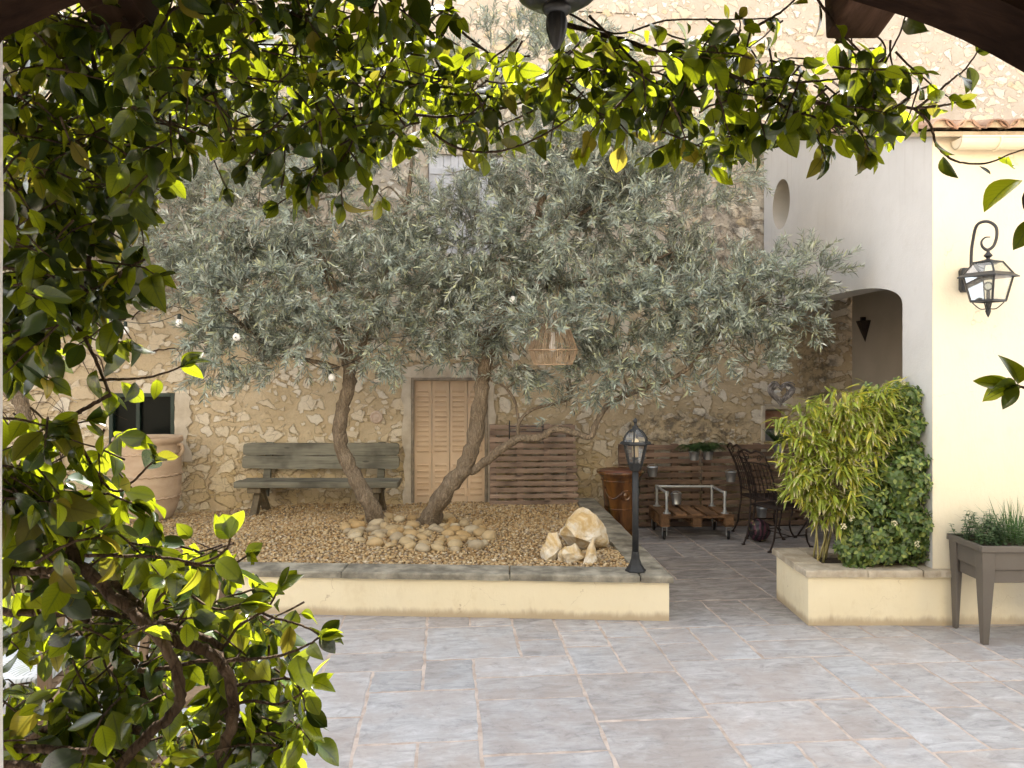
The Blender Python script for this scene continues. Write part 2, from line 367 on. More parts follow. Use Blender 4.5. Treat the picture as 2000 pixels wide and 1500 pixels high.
m_coping = simple('weathered_coping', (.13, .118, .092), (.37, .34, .27), ns=5, rough=.9, bump=.9, bd=.012, fine=45, stain=((.075, .07, .06), .75), spec=.2)
m_coping2 = simple('sandy_coping', (.36, .30, .22), (.52, .46, .36), ns=8, rough=.9, bump=.9, bd=.012, fine=45, stain=((.2, .17, .13), .5), spec=.2)
m_soil = simple('soil', (.04, .028, .018), (.09, .065, .042), ns=20, rough=1, bump=1, bd=.02)
m_tile = simple('clay_tile', (.30, .16, .10), (.50, .36, .25), ns=5, rough=.9, bump=.6, bd=.008, isl=.25, stain=((.14, .10, .08), .6))
m_tileold = simple('tile_mortar', (.45, .36, .24), (.58, .48, .34), ns=9, rough=.95, bump=.9, bd=.01)
m_dark = wood('dark_timber', (.012, .007, .005), (.035, .021, .014), 'y', .2, .9, True, .04)
m_darkx = wood('dark_oak', (.009, .005, .0035), (.030, .017, .011), 'x', .2, .9, True, .04)
m_rafter = wood('rafter_timber', (.04, .022, .014), (.11, .062, .042), 'y', .2, .85, True, .1)
m_bench = wood('grey_green_board', (.105, .10, .076), (.235, .225, .175), 'x', .12)
m_benchleg = wood('weathered_leg', (.09, .07, .045), (.19, .155, .10), 'z', .1)
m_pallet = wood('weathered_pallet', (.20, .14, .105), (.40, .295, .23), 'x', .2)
m_pallet2 = wood('dark_brown_pallet', (.145, .095, .068), (.30, .205, .15), 'x', .22)  # dark brown wood of the long screen
m_trolley = wood('stained_pallet', (.13, .068, .033), (.27, .155, .08), 'y', .2)
m_teak = wood('teak_slat', (.17, .11, .06), (.30, .21, .13), 'z', .15)
m_shut = simple('peach_shutter', (.64, .49, .345), (.69, .535, .385), ns=3, rough=.55, bump=.15, fine=40, spec=.4, stain=((.52, .37, .23), .4))
m_frame = simple('old_frame', (.20, .17, .13), (.36, .30, .23), ns=8, rough=.85, bump=.6)
m_lintel = simple('plaster_surround', (.50, .43, .33), (.66, .60, .50), ns=5, rough=.9, bump=.7, bd=.01, stain=((.38, .31, .22), .6))
m_green = simple('dark_green_paint', (.012, .028, .02), (.02, .04, .03), rough=.45, bump=.1)
t = NT('dark_pane'); m_pane = t.done(t.pbr((.008, .010, .009), .2, 0, None, .05))
m_paleshut = wood('pale_shutter', (.62, .62, .64), (.70, .70, .72), 'z', .05, .7, False)
m_black = simple('black_iron', (.016, .017, .019), (.03, .031, .034), ns=20, rough=.42, bump=.25, fine=120, spec=.5)
m_charcoal = simple('charcoal_iron', (.016, .017, .018), (.028, .029, .030), ns=12, rough=.5, metal=.0, bump=.25, fine=120, spec=.3)
m_brownmetal = simple('brown_iron', (.025, .016, .013), (.05, .034, .028), ns=15, rough=.5, metal=.3, bump=.3)
m_glass = glass_mat('lamp_glass'); m_smoke = glass_mat('hazy_glass', (.86, .86, .82), .07)
t = NT('bulb_glass'); m_bulb = t.done(t.pbr((.82, .81, .78), .25, 0, None, .5))
t = NT('warm_lamp_tube'); m_tubeg = t.done(t.pbr((.85, .68, .45), .4, 0, None, .5))
m_zinc = simple('zinc_bucket', (.42, .44, .45), (.58, .60, .61), ns=14, rough=.38, metal=.85, bump=.15)
m_pipe = simple('galvanised_pipe', (.50, .53, .55), (.62, .65, .66), ns=10, rough=.42, metal=.6, bump=.15)
m_rubber = simple('black_rubber', (.012, .012, .012), (.025, .025, .025), rough=.75)
m_terra = simple('terracotta', (.42, .305, .21), (.52, .40, .285), (1, 1, 2.5), ns=3, rough=.85, bump=.5, bd=.006, stain=((.66, .54, .42), .5), spec=.2)
m_taupe = simple('taupe_plastic', (.112, .096, .079), (.13, .112, .093), ns=3, rough=.5, bump=.1, fine=200)
m_rattan = simple('rattan', (.25, .175, .11), (.42, .31, .205), ns=14, rough=.7, isl=.25)
m_wicker = simple('grey_wicker', (.22, .20, .19), (.44, .415, .40), ns=14, rough=.8, isl=.35)
m_white = simple('white_paint', (.74, .73, .71), (.80, .79, .77), ns=5, rough=.5, bump=.1)
m_rope = simple('jute_cord', (.30, .22, .13), (.40, .30, .18), ns=30, rough=.9)
m_cable = simple('green_cable', (.012, .02, .016), (.02, .03, .024), rough=.6)
def bark_mat(name, c1, c2, c3):
    t = NT(name); co = t.coord((1, 1, .35)); n1 = t.noise(co, 26, 6, .7, .8); n2 = t.noise(t.coord(), 5, 4, .6)
    vo = t.n('TexVoronoi', {'Vector': co, 'Scale': 38}, feature='DISTANCE_TO_EDGE').outputs['Distance']
    col = t.ramp(n1, [(.3, c1), (.55, c2), (.75, c3)]); col = t.mix(t.math('MULTIPLY', t.step(n2, .5, .7), .5), col, c3)
    col = t.mix(t.math('MULTIPLY', t.step(vo, .08, .0), .5), col, tuple(.5*a for a in c1))
    return t.done(t.pbr(col, .9, 0, t.bump(t.math('ADD', n1, t.math('MULTIPLY', vo, 1.2)), .95, .03), .15))
m_bark = bark_mat('olive_bark', (.13, .10, .07), (.26, .205, .145), (.38, .315, .235))
m_twig = bark_mat('olive_twig', (.16, .13, .09), (.26, .22, .16), (.33, .29, .21))
m_vstem = bark_mat('climber_stem', (.045, .028, .018), (.10, .066, .042), (.17, .12, .08))
m_olive = leaf_mat('olive_leaf', (.25, .290, .246), (.45, .485, .44), (.25, .30, .19), .16, .38, .5, (.37, .40, .25), .86)
m_vine = leaf_mat('climber_leaf', (.018, .038, .008), (.045, .072, .018), (.40, .46, .012), .36, .24, .42, (.30, .24, .03), .965, None, .55, .5, (.07, .46, .43))
m_bamboo = leaf_mat('bamboo_leaf', (.25, .315, .042), (.31, .365, .09), (.40, .47, .05), .34, .45, .35, (.48, .45, .055), .76, (.66, .56, .36))
m_shrub = leaf_mat('shrub_leaf', (.082, .138, .034), (.14, .19, .075), (.18, .28, .035), .22, .36, .40, (.24, .29, .06), .72, None, .4)
m_fern = leaf_mat('fern_leaf', (.035, .085, .02), (.06, .12, .03), (.12, .22, .03), .22, .45, .35)
m_mint = leaf_mat('mint_leaf', (.065, .115, .05), (.11, .16, .09), (.15, .25, .06), .25, .5, .3)
m_chive = leaf_mat('chive_blade', (.045, .115, .02), (.06, .13, .03), (.1, .22, .03), .2, .45, .3)

# ------------------------------------------------------------------ ground
st = MB(); st.add([(-60,-40,-.004),(60,-40,-.004),(60,80,-.004),(-60,80,-.004)], [(0,1,2,3)])
struct(st.build('ground', m_joint))
MOD = .335; ang = R(4.9); cu = Vector((math.cos(ang), math.sin(ang), 0)); cv = Vector((-math.sin(ang), math.cos(ang), 0))
i0, i1, j0, j1 = -24, 26, -6, 64      # cells of MOD x MOD/2 in the slab bond
occ = np.zeros((i1-i0, j1-j0), bool); pv = MB()
sizes = [(3,4),(2,4),(2,3),(2,2),(1,2),(1,3),(2,4),(1,4),(2,3),(2,2)]
rp = random.Random(21)
for j in range(j1-j0):
    for i in range(i1-i0):
        if occ[i, j]: continue
        for a, b in rp.sample(sizes, len(sizes))+[(1,2),(1,1)]:
            if i+a <= i1-i0 and j+b <= j1-j0 and not occ[i:i+a, j:j+b].any(): break
        occ[i:i+a, j:j+b] = True
        u0 = (i+i0)*MOD-.149; u1 = u0+a*MOD; v0 = (j+j0)*MOD/2+.13; v1 = v0+b*MOD/2; gp = .0095
        jit = lambda: rp.uniform(-.006, .006)
        def wob(ua, va, ub, vb, n=8):
            return [(ua+(ub-ua)*k/n+jit(), va+(vb-va)*k/n+jit()) for k in range(n)]
        A = (u0+gp, v0+gp); B = (u1-gp, v0+gp); C = (u1-gp, v1-gp); D = (u0+gp, v1-gp)
        ring = wob(*A, *B)+wob(*B, *C)+wob(*C, *D)+wob(*D, *A)
        zt = rp.uniform(-.0012, .0012); n = len(ring); cx = (u0+u1)/2; cy = (v0+v1)/2
        wpt = lambda p, z, k=0: cu*(p[0]+(cx-p[0])*k)+cv*(p[1]+(cy-p[1])*k)+Vector((0, 0, z))
        k2 = .016/(a*MOD)
        vs = [wpt(p, -.012) for p in ring]+[wpt(p, -.0035+zt) for p in ring]+[wpt(p, zt, k2) for p in ring]
        pv.add(vs, [(q, (q+1) % n, n+(q+1) % n, n+q) for q in range(n)]+[(n+q, n+(q+1) % n, 2*n+(q+1) % n, 2*n+q) for q in range(n)]+[tuple(2*n+q for q in range(n))])
struct(pv.build('paving', m_pave))

# ------------------------------------------------------------------ stone building at the back
WS = .11; WN = math.hypot(1, WS); w_ang = math.atan(WS)
def W(px, py):
    k = (px-1000)/F; Y = 9.75/(1-WS*k); return k*Y*WN, CH-(py-HZ)/F*Y        # local (s, z) on the wall face
def Wp(s, d, z): return Vector((s/WN+d*WS/WN, 9.75+s*WS/WN-d/WN, z))           # d = metres in front of the wall
bld = thing('stone_building', 'tall old building of pale rubble stone in tan mortar closing the courtyard', 'building', (0, 9.75, 0), w_ang)
def holes_wall(x0, x1, z0, z1, holes, depth=.14):
    xs = sorted({x0, x1, -5.8, 4.7, *[h[0] for h in holes], *[h[1] for h in holes]}); zs = sorted({z0, z1, 6.6, *[h[2] for h in holes], *[h[3] for h in holes]})
    V = []; Fq = []; off = 0; rvs = []
    for a, b in zip(xs, xs[1:]):
        for c, d in zip(zs, zs[1:]):
            if any(h[0] <= a+1e-6 and b <= h[1]+1e-6 and h[2] <= c+1e-6 and d <= h[3]+1e-6 for h in holes): continue
            fine = -5.81 < a and b < 4.71 and d < 6.61
            na = max(1, int((b-a)/.017)) if fine else max(1, int((b-a)/.4)); nb = max(1, int((d-c)/.017)) if fine else max(1, int((d-c)/.4))
            gx, gz = np.meshgrid(np.linspace(a, b, na+1), np.linspace(c, d, nb+1)); k = np.arange((na+1)*(nb+1)).reshape(nb+1, na+1)+off
            V.append(np.stack([gx.ravel(), np.zeros(gx.size), gz.ravel()], 1)); off += gx.size
            Fq.append(np.stack([k[:-1, :-1], k[:-1, 1:], k[1:, 1:], k[1:, :-1]], -1).reshape(-1, 4))
    for a, b, c, d in holes:
        rv = MB(); rvs.append(rv)
        rv.add([(a,0,c),(a,depth,c),(a,depth,d),(a,0,d)], [(0,1,2,3)]); rv.add([(b,0,c),(b,depth,c),(b,depth,d),(b,0,d)], [(3,2,1,0)])
        rv.add([(a,0,d),(b,0,d),(b,depth,d),(a,depth,d)], [(3,2,1,0)]); rv.add([(a,0,c),(b,0,c),(b,depth,c),(a,depth,c)], [(0,1,2,3)])
        rv.add([(a,depth,c),(b,depth,c),(b,depth,d),(a,depth,d)], [(0,1,2,3)])
    return np.concatenate(V), np.concatenate(Fq), rvs
H = 10.5
ds0, dz1 = W(803, 738); ds1, _ = W(953, 738)
ws0, wz1 = W(213, 768); ws1, wz0 = W(341, 905)
us0, uz1 = W(836, 300); us1, uz0 = W(985, 497)
ns0, nz1 = W(1494, 800); ns1, nz0 = W(1532, 862)
hl = [(ds0, ds1, .15, dz1), (ws0, ws1, wz0, wz1), (us0, us1, uz0, uz1), (ns0, ns1, nz0, nz1)]
wv_, wf_, wr_ = holes_wall(-14, 9, -.05, H, hl)
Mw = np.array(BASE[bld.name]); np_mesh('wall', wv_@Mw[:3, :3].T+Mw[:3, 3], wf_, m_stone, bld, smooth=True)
for q in wr_: q.build('opening_reveal', m_lintel, bld, world=False)
wl = MB(); wl.add([(-14,.03,H),(9,.03,H),(9,6,H),(-14,6,H)], [(0,1,2,3)]); wl.add([(-14,.03,-.05),(-14,6,-.05),(-14,6,H),(-14,.03,H)], [(0,3,2,1)])
wl.add([(9,.03,-.05),(9,6,-.05),(9,6,H),(9,.03,H)], [(0,1,2,3)]); wl.add([(-14,6,-.05),(9,6,-.05),(9,6,H),(-14,6,H)], [(3,2,1,0)])
wl.build('rear_walls', m_lintel, bld, world=False)
# door: shutters of four pressed-metal leaves with louvres
fr = MB(); fw = .035
fr.box((ds0, -.012, .15), (ds0+fw, .10, dz1)); fr.box((ds1-fw, -.012, .15), (ds1, .10, dz1)); fr.box((ds0+fw, -.012, dz1-fw), (ds1-fw, .10, dz1))
dfr = fr.build('door_frame', m_frame, bld, world=False, bevel=.004)
lw = (ds1-ds0-2*fw)/4
def shutter_leaf(x0, x1, z0, z1):
    m = MB(); yb = .055; x0 += .004; x1 -= .004
    m.box((x0, yb-.018, z0), (x1, yb, z1))
    for zc0, zc1, nl in ((z0+.20, z0+.20+(z1-z0)*.27, 6), (z0+.26+(z1-z0)*.30, z1-.09, 13)):
        st_ = (zc1-zc0)/nl
        for q in range(nl):
            zz = zc0+st_*q; a = x0+.028; b = x1-.028; yf = yb-.018
            m.add([(a,yf-.001,zz),(b,yf-.001,zz),(b-.012,yf-.016,zz+st_*.42),(a+.012,yf-.016,zz+st_*.42),(a+.006,yf-.001,zz+st_*.52),(b-.006,yf-.001,zz+st_*.52)], [(0,1,2,3),(3,2,5,4),(0,3,4),(1,5,2)])
    return m
for q in range(4):
    lf = shutter_leaf(ds0+fw+lw*q, ds0+fw+lw*(q+1), .2, dz1-fw-.004).build('shutter_leaf', m_shut, dfr, world=False)
for q in (1, 3):
    for zc in (.45, 1.0, 1.62):
        x_ = ds0+fw+lw*q; m_ = MB(); m_.tube([(x_, .030, zc-.05), (x_, .030, zc+.05)], .009, 8); m_.box((x_-.03, .0335, zc-.035), (x_+.03, .0365, zc+.035)); m_.build('hinge', m_shut, dfr, world=False)
MB().box((ds0-.02, -.10, .15), (ds1+.02, -.002, .235)).build('door_step', m_coping2, bld, world=False, bevel=.01)
pl = MB()
def rough_strip(x0, x1, z0, z1, amp, n=14, vert=True, d=.012):
    """uneven plaster band with ragged outer edge"""
    m = MB(); rr = random.Random(int(abs(x0)*977+z0*131)); L = []
    for i in range(n+1):
        k = i/n
        if vert: L += [(x0+rr.uniform(-amp, amp), z0+(z1-z0)*k), (x1+rr.uniform(-amp, amp)*.15, z0+(z1-z0)*k)]
        else: L += [(x0+(x1-x0)*k, z0+rr.uniform(-amp, amp)*.1), (x0+(x1-x0)*k, z1+rr.uniform(-amp, amp))]
    vs = [(x, -d, z) for x, z in L]+[(x, .004, z) for x, z in L]; o = len(L); fs = []
    for i in range(n):
        a = 2*i; fs += [(a, a+1, a+3, a+2), (a, a+2, o+a+2, o+a), (a+1, o+a+1, o+a+3, a+3)]
    m.add(vs, fs+[(0, o, o+1, 1), (2*n, 2*n+1, o+2*n+1, o+2*n)]); return m
rough_strip(ds0-.10, ds0-.003, .2, dz1+.0, .03).build('plaster_jamb', m_lintel, bld, world=False, fix=True)
rough_strip(ds1+.10, ds1+.003, .2, dz1+.0, .03).build('plaster_jamb', m_lintel, bld, world=False, fix=True)
rough_strip(ds0-.12, ds1+.14, dz1+.003, dz1+.15, .025, vert=False).build('lintel', m_lintel, bld, world=False, fix=True)
rough_strip(ws1+.17, ws1+.003, wz0+.02, wz1, .04).build('plaster_jamb', m_lintel, bld, world=False, fix=True)
# dark green window behind the jar
wf = MB(); f = .045
for a, b in (((ws0, -.01, wz0), (ws0+f, .08, wz1)), ((ws1-f, -.01, wz0), (ws1, .08, wz1)), ((ws0+f, -.01, wz1-f), (ws1-f, .08, wz1)), ((ws0+f, -.01, wz0), (ws1-f, .08, wz0+f)),
             ((ws0+.30, .02, wz0+f), (ws0+.345, .07, wz1-f))): wf.box(a, b)
win = wf.build('window', m_green, bld, world=False, bevel=.004)
MB().box((ws0+f, .08, wz0+f), (ws1-f, .09, wz1-f)).build('pane', m_pane, win, world=False)
# upper window with pale closed shutters behind the olive crown
uw = MB(); um = (us0+us1)/2
uwf = MB().box((us0-.05, -.05, uz0-.06), (us1+.05, .04, uz0-.002)).build('window_sill', m_lintel, bld, world=False, bevel=.008)
for a, b in ((us0+.005, um-.004), (um+.004, us1-.005)):
    m = MB(); nb = 5
    for q in range(nb): m.box((a+(b-a)*q/nb+.002, .03, uz0+.005), (a+(b-a)*(q+1)/nb-.002, .055, uz1-.005))
    m.box((a+.01, .018, uz0+.15), (b-.01, .03, uz0+.23)); m.box((a+.01, .018, uz1-.25), (b-.01, .03, uz1-.17))
    m.build('shutter', m_paleshut, bld, world=False, bevel=.003)
# small niche with concrete frame
nf = MB(); e = .05
nf.box((ns0-e, -.02, nz0), (ns0-.002, .02, nz1+e)); nf.box((ns0-.002, -.02, nz1+.002), (ns1+e, .02, nz1+e+.02)); 
nf.build('niche_frame', m_lintel, bld, world=False, bevel=.006)
MB().box((ns0+.01, .07, nz0+.17), (ns1-.01, .10, nz1-.02)).build('niche_panel', simple('rusty_panel', (.30, .13, .08), (.45, .30, .22), ns=14, rough=.8), bld, world=False, bevel=.004)
MB().box((ns0+.01, .075, nz0+.005), (ns1-.01, .10, nz0+.16)).build('niche_base', simple('slate_grey', (.16, .17, .18), (.22, .23, .24), rough=.8), bld, world=False, bevel=.004)

# ------------------------------------------------------------------ annex on the right: grey side wall with arch, cream front
AX, AY, AB = 3.30, 6.03, 10.06
anx = thing('annex', 'low rendered annex with grey arched side wall, round recess and cream front', 'building', (AX, AY, 0))
def roof_z(y): return 3.83+(y-AY)*(5.04-3.83)/(AB-AY)
def arch_z(y):
    if y < 6.49: return 0
    c, a = 7.75, (1.26 if y < 7.75 else 2.23); k = min(abs(y-c)/a, 1); return 2.55+.22*(1-k**2.6)**(1/2.2)
ncy, ncz, ncr = 9.42, 4.03, .30
ys = sorted({AY, AB, 6.4899, 6.4901, 9.9799, 9.9801, *[6.49+.06*i*i/8 for i in range(9)], *np.linspace(6.52, 9.97, 60).tolist(), *[ncy+ncr*math.cos(math.pi*i/24) for i in range(25)]})
ys = [y for i, y in enumerate(ys)]
sw = MB()
for X, fl in ((AX, 0), (AX+.28, 1)):
    for a, b in zip(ys, ys[1:]):
        def seg(l0, h0, l1, h1):
            q = [(X, a, l0), (X, b, l1), (X, b, h1), (X, a, h0)]; sw.add(q, [(0,1,2,3) if fl else (3,2,1,0)])
        za, zb = arch_z(a+1e-5), arch_z(b-1e-5)
        mid = (a+b)/2
        if not fl and abs(mid-ncy) < ncr:
            ca = math.sqrt(max(ncr**2-(a-ncy)**2, 0)); cb = math.sqrt(max(ncr**2-(b-ncy)**2, 0))
            seg(za, ncz-ca, zb, ncz-cb); seg(ncz+ca, roof_z(a), ncz+cb, roof_z(b))
        else: seg(za, roof_z(a), zb, roof_z(b))
for a, b in zip(ys, ys[1:]):
    za, zb = arch_z(a+1e-5), arch_z(b-1e-5)
    if za > 0 and zb > 0: sw.add([(AX,a,za),(AX,b,zb),(AX+.28,b,zb),(AX+.28,a,za)], [(0,1,2,3)])
sw.add([(AX,6.49,0),(AX+.28,6.49,0),(AX+.28,6.49,2.55),(AX,6.49,2.55)], [(3,2,1,0)])
sw.build('side_wall', m_grey, anx)
rc = MB(); N = 48; dp = .34
ring = lambda x, r: [(x, ncy+r*math.cos(2*math.pi*k/N), ncz+r*math.sin(2*math.pi*k/N)) for k in range(N)]
vs = ring(AX, ncr)+ring(AX+dp*.6, ncr)+ring(AX+dp*.9, ncr*.93)+ring(AX+dp, ncr*.8)
rc.add(vs, [(a*N+k, a*N+(k+1) % N, (a+1)*N+(k+1) % N, (a+1)*N+k) for a in range(3) for k in range(N)]+[tuple(3*N+k for k in range(N))])
rc.build('round_recess', m_inner, anx, smooth=True, fix=True)  # darker render puts the shade inside the recess into its colour
fwl = MB(); fwl.box((AX+.002, AY, 0), (9, AY+.28, 3.83)); fwl.build('front_wall', m_wallcream, anx)
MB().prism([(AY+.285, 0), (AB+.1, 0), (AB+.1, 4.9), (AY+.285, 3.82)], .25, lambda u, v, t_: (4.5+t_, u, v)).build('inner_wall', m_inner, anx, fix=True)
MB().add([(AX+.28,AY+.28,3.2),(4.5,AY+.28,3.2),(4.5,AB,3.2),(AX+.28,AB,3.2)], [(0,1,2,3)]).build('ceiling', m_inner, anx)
# canal tile roof
rf = MB(); sl_ = (roof_z(AB)-roof_z(AY))/(AB-AY); ey = AY-.16
deck = MB(); deck.prism([(ey+.05, roof_z(ey+.05)+.0), (AB, roof_z(AB)), (AB, roof_z(AB)+.04), (ey+.05, roof_z(ey+.05)+.04)], 5.7, lambda u, v, t_: (AX-.04+t_, u, v))
def barrel(m, x, y0, y1, r0, r1, zf, up=True, n=8, th=.014, zo=0):
    vs = []
    for y, r in ((y0, r0), (y1, r1)):
        for rr in (r, r-th):
            for k in range(n+1):
                a = math.pi*k/n; vs.append((x+rr*math.cos(a), y, zf(y)+zo+rr*math.sin(a)*(.8 if up else -.8)))
    q = n+1; fs = []
    for k in range(n): fs += [(k, k+1, 2*q+k+1, 2*q+k), (q+k+1, q+k, 3*q+k, 3*q+k+1), (k+1, k, q+k, q+k+1), (2*q+k, 2*q+k+1, 3*q+k+1, 3*q+k)]
    m.add(vs, fs)
rt = random.Random(5)
for i in range(26):
    x = AX-.0+.205*i; y = ey+rt.uniform(-.02, .02); q = 0
    while y < AB-.05:
        barrel(rf, x+rt.uniform(-.008, .008), y, min(y+.42, AB), .095, .08, roof_z, True, zo=.052+rt.uniform(0, .014)); y += .34
    barrel(rf, x+.1025, ey+.01, AB, .08, .08, roof_z, False, zo=.13)
roof = rf.build('roof', m_tile, anx, fix=True); 
deck.build('roof_deck', m_tileold, anx, fix=True)
pk = MB()
for i in range(26):
    x = AX+.205*i; n = 8; y = ey+.03
    vs = [(x+.08*math.cos(math.pi*k/n), y, roof_z(y)+.07+.062*math.sin(math.pi*k/n)) for k in range(n+1)]; vs2 = [(a, b+.08, c) for a, b, c in vs]
    pk.add(vs+vs2, [tuple(range(n, -1, -1))]+[(k, k+1, n+2+k, n+1+k) for k in range(n)])
pk.build('tile_mortar', m_tileold, anx)
gt = MB(); gx0 = AX+.13; n = 12; gr = .075; gy = AY-.105; gz = 3.775
vs = []
for X in (gx0, 9):
    for rr in (gr, gr-.006):
        for k in range(n+1):
            a = math.pi+math.pi*k/n; vs.append((X, gy+rr*math.cos(a), gz+rr*math.sin(a)))
q = n+1; fs = []
for k in range(n): fs += [(k, k+1, 2*q+k+1, 2*q+k), (q+k, 3*q+k, 3*q+k+1, q+k+1), (k, q+k, q+k+1, k+1)]
gt.add(vs, fs); gt.add([vs[k] for k in range(n+1)], [tuple(range(n+1))])
gt.tube([(gx0, gy-gr, gz+.003), (9, gy-gr, gz+.003)], .009, 8); gut = gt.build('gutter', m_wallcream, anx, fix=True, smooth=False)
for X in (gx0+.30, gx0+1.4):
    gb = MB(); gb.tube([(X, gy+(gr+.006)*math.cos(math.pi+math.pi*k/10), gz+(gr+.006)*math.sin(math.pi+math.pi*k/10)) for k in range(11)], .008, 6); gb.build('gutter_bracket', m_wallcream, gut, smooth=True)
# triangular sconce on the inner wall
sc_ = thing('wall_sconce', 'dark triangular metal sconce inside the arched passage', 'wall lamp', (4.5, 9.75, 2.5))
s_ = MB(); yc, zc, rr = 9.78, 2.62, .155
vs = [(4.498, yc-rr, zc), (4.498, yc+rr, zc), (4.498, yc, zc-.27)]
arc = [(4.498-.10*math.sin(math.pi*k/8), yc-rr*math.cos(math.pi*k/8), zc) for k in range(9)]
s_.add(arc+[(4.498, yc, zc-.27)], [(k, k+1, 9) for k in range(8)]+[(0, 9, 8)]); s_.build('shade', m_brownmetal, sc_, fix=True)
MB().box((4.44, yc-.02, zc-.03), (4.497, yc+.02, zc+.05)).build('bulb_holder', m_black, sc_)

# ------------------------------------------------------------------ raised gravel bed
def yfront(x): return 6.11+(1.25-x)*.055
bed = thing('raised_bed', 'long low cream rendered garden bed with weathered stone coping filled with gravel', 'raised bed', (0, 6.2, 0))
def xr(y): return 1.235-(y-6.1)*.058
def wline(x): return 9.75+WS*x
TH = .18
bw = MB(); xl = -8
outer = [(xl, yfront(xl)), (1.25, 6.11), (xr(9.8), wline(1.03)-.01)]
inner = [(xl, yfront(xl)+TH), (1.25-TH, 6.11+TH), (xr(9.8)-TH, wline(.85)-.01)]
for k in range(2):
    a, b, c, d = outer[k], outer[k+1], inner[k+1], inner[k]
    bw.add([(*a,0),(*b,0),(*c,0),(*d,0),(*a,.31),(*b,.31),(*c,.31),(*d,.31)], [(4,5,6,7),(0,1,5,4),(3,7,6,2)])
bw.build('wall', m_cream, bed)
CW = .25
def cop_stone(p, q, pi, qi, z0, z1, mat, parent, m=None):
    """one coping stone between outer points p,q and inner points pi,qi with slightly worn edges"""
    rr = random.Random(int(p[0]*1000+p[1]*77)); n = 9; o = []; ii = []
    for k in range(n+1):
        t_ = k/n; o.append((p[0]+(q[0]-p[0])*t_+rr.uniform(-.005, .005), p[1]+(q[1]-p[1])*t_+rr.uniform(-.007, .007)))
        ii.append((pi[0]+(qi[0]-pi[0])*t_, pi[1]+(qi[1]-pi[1])*t_))
    ring = o+ii[::-1]; N_ = len(ring); cx = sum(a for a, b in ring)/N_; cy = sum(b for a, b in ring)/N_
    ins = lambda a, b: (a+(cx-a)*.012, b+(cy-b)*.04)
    vs = [(a, b, z0) for a, b in ring]+[(a, b, z1-.012+rr.uniform(-.003, .003)) for a, b in ring]+[(*ins(a, b), z1+rr.uniform(-.002, .002)) for a, b in ring]
    return (m or MB()).add(vs, [(k, (k+1) % N_, N_+(k+1) % N_, N_+k) for k in range(N_)]+[(N_+k, N_+(k+1) % N_, 2*N_+(k+1) % N_, 2*N_+k) for k in range(N_)]+[tuple(2*N_+k for k in range(N_)), tuple(range(N_-1, -1, -1))])
cm = MB(); OV = .03
cuts = [-8, -6.6, -5.3, -4.1, -2.75, -1.38, -.02, 1.02]
for a, b in zip(cuts, cuts[1:]):
    cop_stone((a+.003, yfront(a)-OV), (b-.003, yfront(b)-OV), (a+.003, yfront(a)+CW), (b-.003, yfront(b)+CW), .31, .362, None, None, cm)
cop_stone((1.026, yfront(1.02)-OV), (1.25+OV, 6.11-OV), (1.026, yfront(1.02)+CW), (xr(6.11+CW)+OV, 6.11+CW), .31, .362, None, None, cm)
yc = [6.11+CW+.005, 7.35, 8.5, wline(.95)-.03]
for a, b in zip(yc, yc[1:]):
    cop_stone((xr(a)+OV, a+.002), (xr(b)+OV, b-.002), (xr(a)+OV-CW, a+.002), (xr(b)+OV-CW, b-.002), .31, .362, None, None, cm)
cm.build('coping', m_coping, bed)
# gravel: one sheet plus loose pebbles, nobody could count them
def gz_(x, y):
    m = .325+.055*np.exp(-(((x+1.15)/.9)**2+((y-8.0)/.8)**2))-.05*np.clip((-x-2.4)/1.6, 0, 1)*np.clip((y-7.2)/1.6, 0, 1)
    return m+.012*np.sin(x*3.1+y*1.7)+.010*np.sin(y*4.3-x*2.2)
t = NT('gravel_pebble'); r = t.island()
col = t.ramp(r, [(0, (.25, .155, .07)), (.2, (.42, .285, .135)), (.4, (.52, .39, .215)), (.6, (.32, .215, .105)), (.78, (.58, .47, .30)), (.9, (.19, .14, .095)), (1, (.62, .53, .39))])
col = t.mix(t.math('MULTIPLY', t.step(t.noise(t.coord(), 90, 3), .45, .7), .25), col, (.24, .16, .08))
m_grav = t.done(t.pbr(col, .75, 0, None, .3))
sp = .0295; gx, gy_ = np.meshgrid(np.arange(-4.9, 1.02, sp), np.arange(6.36, 9.95, sp)); gx = gx.ravel(); gy_ = gy_.ravel()
gx = gx+rng.uniform(-.014, .014, len(gx)); gy_ = gy_+rng.uniform(-.014, .014, len(gy_))
ok = (gy_ > 6.11+(1.25-gx)*.055+CW+.005) & (gx < 1.235-(gy_-6.1)*.058+OV-CW-.005) & (gy_ < 9.75+WS*gx-.01)
gx, gy_ = gx[ok], gy_[ok]; N = len(gx)
bmi = bmesh.new(); bmesh.ops.create_icosphere(bmi, subdivisions=1, radius=1); iv = np.array([v.co[:] for v in bmi.verts]); itf = np.array([[v.index for v in f.verts] for f in bmi.faces]); bmi.free()
sc3 = rng.uniform(.010, .021, (N, 1))*np.stack([rng.uniform(.75, 1.3, N), rng.uniform(.7, 1.1, N), rng.uniform(.5, .85, N)], 1)
al_ = rng.uniform(0, 2*np.pi, N); tl = rng.uniform(-.5, .5, N)
V = iv[None]*sc3[:, None, :]*(1+rng.uniform(-.16, .16, (N, len(iv), 1)))
V = np.stack([V[..., 0]*np.cos(tl)[:, None]-V[..., 2]*np.sin(tl)[:, None], V[..., 1], V[..., 0]*np.sin(tl)[:, None]+V[..., 2]*np.cos(tl)[:, None]], -1)
V = np.stack([V[..., 0]*np.cos(al_)[:, None]-V[..., 1]*np.sin(al_)[:, None], V[..., 0]*np.sin(al_)[:, None]+V[..., 1]*np.cos(al_)[:, None], V[..., 2]], -1)
